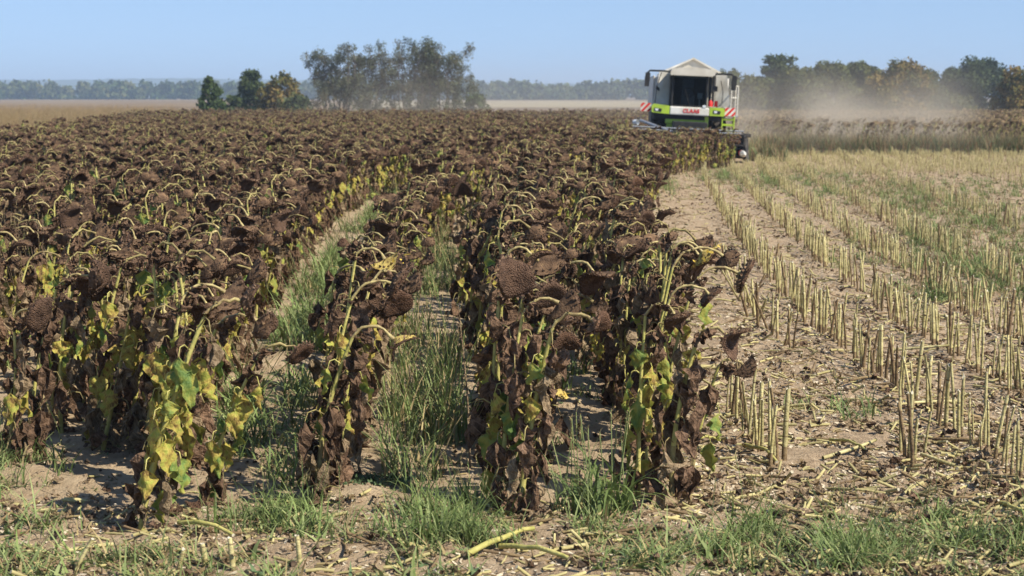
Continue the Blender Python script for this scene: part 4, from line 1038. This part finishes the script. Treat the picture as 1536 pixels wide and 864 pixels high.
# bumper
bp = MB(); bp.box((-.82, -.34, 1.60), (.60, -.12, 1.90), H_white); bump = bev(bp.build('bumper', root), .04)
bp = MB(); bp.prism([(-1.46, 1.66), (-.83, 1.62), (-.83, 1.92), (-1.40, 1.97), (-1.47, 1.9)], -.34, -.10, H_green); bev(bp.build('bumper_corner', root), .03); bp = MB(); bp.prism([(.61, 1.62), (1.14, 1.62), (1.16, 1.84), (1.10, 1.92), (.61, 1.92)], -.34, -.10, H_green); bev(bp.build('bumper_corner', root), .03)
def text(body_, size, loc, m, parent, ex=.006):
    cu = bpy.data.curves.new('lettering', 'FONT'); cu.body = body_; cu.size = size; cu.extrude = ex; cu.align_x = 'CENTER'; cu.align_y = 'CENTER'; cu.offset = size * .035; cu.space_character = 1.1
    tmp = bpy.data.objects.new('lettering_tmp', cu); me = bpy.data.meshes.new_from_object(tmp); bpy.data.objects.remove(tmp)
    me.materials.clear(); me.materials.append(m); o = link('lettering', me, parent, loc); o.rotation_euler = (math.pi / 2, 0, 0); return o
tx = text('CLAAS', .185, (-.05, -.348, 1.755), H_red, bump); tx.scale = (1.0, 1.0, 1)
for x_ in (-1.25, .86):
    b = MB(); b.prism([(x_ - .13, 1.71), (x_ + .13, 1.69), (x_ + .15, 1.80), (x_ - .12, 1.83)], -.352, -.33, H_black); hl = b.build('headlight', root)
    b = MB(); b.box((x_ - .09, -.362, 1.725), (x_ + .02, -.352, 1.80), H_lamp); b.build('lens', hl)
b = MB(); b.box((.35, -.352, 1.90), (.47, -.27, 1.99), H_lamp); b.build('work_light', root)
# mirrors
for s, x_, z_, xa, za in ((-1, -1.68, 2.83, -.75, 3.12), (1, 1.42, 2.83, .62, 3.10)):
    b = MB(); b.prism([(x_ - .09, z_ - .26), (x_ + .07, z_ - .26), (x_ + .10, z_ + .2), (x_ + .04, z_ + .26), (x_ - .07, z_ + .24), (x_ - .1, z_)], -.46, -.36, H_black); mi_ = bev(b.build('mirror', root), .02)
    b = MB(); b.tube([(xa, -.22, za), (xa + s * .35, -.36, za + .03), (x_ - s * .08, -.42, za + .02), (x_, -.42, z_ + .22)], .035, H_black, 6); b.build('mirror_arm', mi_)
b = MB(); b.prism([(.66, 2.48), (.86, 2.5), (.86, 2.68), (.68, 2.7)], -.16, -.08, H_black); b.build('mirror', root)
b = MB(); b.tube([(-1.34, .40, 2.0), (-1.30, .4, 2.6), (-1.16, .42, 3.1)], .018, H_black, 5); b.prism([(-1.34, 2.5), (-1.2, 2.42), (-1.2, 2.54), (-1.32, 2.62)], .36, .42, H_black); b.build('grab_rail', root)
b = MB(); b.tube([(1.0, .38, 2.9), (1.10, .40, 2.5), (1.08, .4, 2.1)], .015, H_black, 5); b.build('grab_rail', root)
# warning boards
def board(x0, x1, z0, z1):
    b = MB(); b.box((x0, -.1, z0), (x1, -.07, z1), H_white); o = b.build('warning_board', root)
    b = MB(); wv = .105
    for k in range(-1, 4):
        a0 = x0 + k * wv * 2
        poly = []
        H_ = z1 - z0
        pts = [(a0, z0), (a0 + wv, z0), (a0 + wv + H_ * .9, z1), (a0 + H_ * .9, z1)]
        # clip to the board in x
        def clip(pp, lim, sign):
            out = []
            for i in range(len(pp)):
                p, q = pp[i], pp[(i + 1) % len(pp)]; ip, iq = sign * (p[0] - lim) >= 0, sign * (q[0] - lim) >= 0
                if ip: out.append(p)
                if ip != iq:
                    t_ = (lim - p[0]) / (q[0] - p[0]); out.append((lim, p[1] + t_ * (q[1] - p[1])))
            return out
        pts = clip(clip(pts, x0, 1), x1, -1) if len(pts) else pts
        if len(pts) >= 3: b.add([(p[0], -.104, p[1]) for p in pts], [list(range(len(pts)))], H_red)
    b.build('stripes', o)
board(-1.86, -1.48, 1.68, 1.98); board(1.17, 1.55, 1.64, 1.94)
# ladder and railing on the side
b = MB(); b.box((1.08, -.05, 1.10), (1.12, .35, 1.62), H_green); b.box((1.50, -.05, 1.05), (1.55, .35, 1.64), H_green)
for z in (1.08, 1.28, 1.48): b.box((1.12, -.04, z), (1.50, .34, z + .07), H_green)
lad = bev(b.build('ladder', root), .01)
b = MB()
for x_, y_ in ((1.38, .1), (1.62, .1), (1.62, 1.2)): b.tube([(x_, y_, 1.65), (x_, y_, 2.72)], .022, H_white, 6)
for z in (2.72, 2.3): b.tube([(1.36, .1, z), (1.62, .1, z), (1.62, 1.2, z)], .022, H_white, 6)
b.box((1.3, .0, 1.62), (1.66, 1.3, 1.66), H_grey); b.build('railing', root)
# feeder house and front plate under the cab
bb_('feeder_house', [((-.70, -1.5, .75), (.50, 1.6, 1.38))], H_black)
bb_('front_plate', [((-.95, -.06, 1.28), (.60, .04, 1.44)), ((.46, -.12, 1.10), (.60, .02, 1.58)), ((-.9, -.05, 1.08), (.46, .0, 1.27))], H_green)
bb_('under_frame', [((-1.40, .0, 1.42), (1.05, .5, 1.62))], H_black)
# wheels
def wheel(x_, y_, r_, wd):
    a = np.linspace(0, 2 * np.pi, 33)[:-1]
    prof = [(-wd / 2, .62), (-wd / 2, .93), (-wd * .36, 1.0), (wd * .36, 1.0), (wd / 2, .93), (wd / 2, .62)]
    b = MB(); rows = np.array([[(x_ + px, y_ + math.cos(q) * r_ * pr, r_ + math.sin(q) * r_ * pr) for q in a] for px, pr in prof]); b.grid(rows, H_tyre, True, False, closed=True)
    for k in range(20):
        q = k / 20 * 6.283; c_, s_ = math.cos(q), math.sin(q); ta = np.array([0, -s_, c_]); ra = np.array([0, c_, s_])
        for sd in (-1, 1):
            p0 = np.array([x_, y_, r_]) + ra * r_ * .985 + ta * .0; p1 = p0 + np.array([sd * wd * .47, 0, 0]) + ta * .16
            V = [p0 - ta * .03, p0 + ta * .03, p1 + ta * .03, p1 - ta * .03]; V2 = [v_ + ra * .05 for v_ in V]
            b.add(V + V2, [(4, 5, 6, 7), (0, 1, 5, 4), (1, 2, 6, 5), (2, 3, 7, 6), (3, 0, 4, 7)], H_tyre)
    wr = empty('wheel'); wr.parent = root; o = b.build('tyre', wr)
    b = MB(); rows = np.array([[(x_ + px, y_ + math.cos(q) * r_ * pr, r_ + math.sin(q) * r_ * pr) for q in a] for px, pr in ((-wd * .45, .62), (-wd * .2, .5), (-wd * .15, .1), (wd * .15, .1), (wd * .2, .5), (wd * .45, .62))])
    b.grid(rows, H_white, True, True, closed=True); b.build('rim', wr)
wheel(-1.15, 1.2, .80, .55); wheel(1.05, 1.2, .80, .50); wheel(-1.1, 5.6, .5, .4); wheel(1.05, 5.6, .5, .4)
# header: trough, reel, dividers
hx0, hx1, hy = -2.25, 1.82, -2.3
b = MB(); b.prism([(0, 0), (1, 0), (1, 1)], 0, .001, H_dark) if False else None
b.box((hx0, hy + .9, .25), (hx1, hy + 1.0, 1.0), H_dark); b.box((hx0, hy - .2, .22), (hx1, hy + .9, .30), H_dark); b.box((hx0, hy + .95, 1.0), (hx1, hy + 1.06, 1.07), H_grey)
head = bev(b.build('header', root), .015)
b = MB()
for x_ in (hx0, hx1):
    b.add([(x_ - .05, hy - 1.0, .12), (x_ + .05, hy - 1.0, .12), (x_ + .05, hy + 1.0, .2), (x_ - .05, hy + 1.0, .2), (x_ - .05, hy + 1.0, 1.02), (x_ + .05, hy + 1.0, 1.02), (x_ - .05, hy - .1, .9), (x_ + .05, hy - .1, .9)],
          [(0, 1, 2, 3), (3, 2, 5, 4), (4, 5, 7, 6), (6, 7, 1, 0), (0, 3, 4, 6), (1, 7, 5, 2)], H_dark)
b.build('end_divider', head)
b = MB(); ry, rz_, rr_ = hy + .1, .78, .38
b.tube([(hx0 + .1, ry, rz_), (hx1 - .1, ry, rz_)], .06, H_dark, 8)
for k in range(6):
    q = k / 6 * 6.283 + .3; yy, zz = ry + math.cos(q) * rr_, rz_ + math.sin(q) * rr_
    b.tube([(hx0 + .1, yy, zz), (hx1 - .1, yy, zz)], .025, H_grey if k == 1 else H_dark, 6)
    for x_ in np.arange(hx0 + .2, hx1, .22): b.tube([(x_, yy, zz), (x_, yy - .02, zz - .2)], .008, H_dark, 4)
    for x_ in (hx0 + .15, -.2, hx1 - .15): b.tube([(x_, ry, rz_), (x_, yy, zz)], .02, H_dark, 4)
b.build('reel', head)
b = MB(); b.tube([(-1.88, -1.2, 1.36), (-.78, -2.6, 1.02)], [.055, .055], H_grey, 8); b.tube([(-1.9, -.9, 1.40), (-1.88, -1.2, 1.36)], .08, H_dark, 8); b.build('lift_arm', head)
b = MB(); b.tube([(.20, -2.5, 1.04), (.62, -2.4, 1.12)], .05, H_grey, 8); b.build('lift_arm', head)
def snout(x_, z_, r0, m1, m2):
    a = np.linspace(0, 2 * np.pi, 13)[:-1]; b = MB()
    rows = np.array([[(x_ + math.cos(q) * r0 * s_, hy - 1.1 + yy, z_ + math.sin(q) * r0 * 1.25 * s_) for q in a] for s_, yy in ((.05, -.5), (.55, -.38), (.85, -.15), (1, .2), (1, .7))]); b.grid(rows, m1, True, True, closed=True)
    rows2 = rows[3:] * 1; rows2 = np.array([[(p[0] * 1.0, p[1] + .45, p[2]) for p in rw] for rw in rows2]); b.grid(rows2, m2, True, True, closed=True); b.build('crop_divider', head)
snout(1.13, .36, .17, H_white, H_white); snout(1.66, .40, .09, H_white, H_red)
for x_ in (-1.9, -1.1, -.3, .4): snout(x_, .33, .12, H_dark, H_dark)
bb_('end_guard', [((1.72, -2.2, .95), (1.98, -1.4, 1.08)), ((1.7, -2.6, .4), (1.78, -1.3, 1.0))], H_dark)
b = MB(); b.tube([(-2.1, -1.9, 1.28), (-1.98, -2.0, 1.3)], .1, H_lamp, 8); b.build('end_cap', head)

# ------------------------------------------------------------------ air: haze and dust
def volume_mat(name, color, dens):
    m = bpy.data.materials.new(name); m.use_nodes = True; t = m.node_tree; t.nodes.remove(t.nodes['Principled BSDF'])
    v = t.nodes.new('ShaderNodeVolumePrincipled'); v.inputs['Color'].default_value = (*color, 1); v.inputs['Density'].default_value = dens; v.inputs['Anisotropy'].default_value = 0.0
    t.links.new(v.outputs[0], t.nodes['Material Output'].inputs['Volume']); return m, v
mh, _v = volume_mat('haze_air', (.62, .78, 1.0), .00036)
b = MB(); b.box((-7500, -350, -6), (7500, 9500, 85), mh); tag(b.build('haze'), 'thin blue haze over the plain', None, None, 'stuff')
def dust(name, c, dims, dens, label, seed, color=(.93, .80, .64)):
    m, v = volume_mat(name + '_air', color, 1.0); t = m.node_tree; N = t.nodes; L = t.links
    g = N.new('ShaderNodeTexCoord'); sp = N.new('ShaderNodeSeparateXYZ'); L.new(g.outputs['Generated'], sp.inputs[0])
    def mth(op, a, b_=0., cl=False):
        q = N.new('ShaderNodeMath'); q.operation = op; q.use_clamp = cl
        for i, x in enumerate((a, b_)):
            if isinstance(x, (int, float)): q.inputs[i].default_value = x
            else: L.new(x, q.inputs[i])
        return q.outputs[0]
    def soft(o): # smooth hump 0..1..0
        return mth('MULTIPLY', mth('MULTIPLY', o, mth('SUBTRACT', 1, o)), 4.0)
    fx = soft(sp.outputs[0]); fy = soft(sp.outputs[1]); fz = mth('POWER', mth('SUBTRACT', 1.0, sp.outputs[2], True), 1.6)
    no = N.new('ShaderNodeTexNoise'); no.inputs['Scale'].default_value = .30; no.inputs['Detail'].default_value = 3
    mp = N.new('ShaderNodeMapping'); mp.inputs['Location'].default_value = (seed * 7, 3, 2); L.new(g.outputs['Object'], mp.inputs[0]); L.new(mp.outputs[0], no.inputs['Vector'])
    nn = mth('MULTIPLY', mth('SUBTRACT', no.outputs['Fac'], .36), 3.6, True)
    d = mth('MULTIPLY', mth('MULTIPLY', mth('MULTIPLY', fx, fy), mth('MULTIPLY', fz, nn)), dens)
    L.new(d, v.inputs['Density'])
    b = MB(); x, y, z = dims; b.box((-x / 2, -y / 2, 0), (x / 2, y / 2, z), m); tag(b.build(name, None, c), label, None, None, 'stuff')
dust('dust_cloud', (14, 74, .02), (13, 16, 4.0), .46, 'brown dust cloud trailing beside and behind the harvester', 1)
dust('dust_cloud', (12.5, 88, .02), (26, 26, 6.5), .022, 'thin dust veil drifting over the far sunflowers and belt trees', 2)
dust('dust_cloud', (-2.5, 140, .02), (34, 40, 7), .026, 'thin dust veil drifting before the willows', 3)
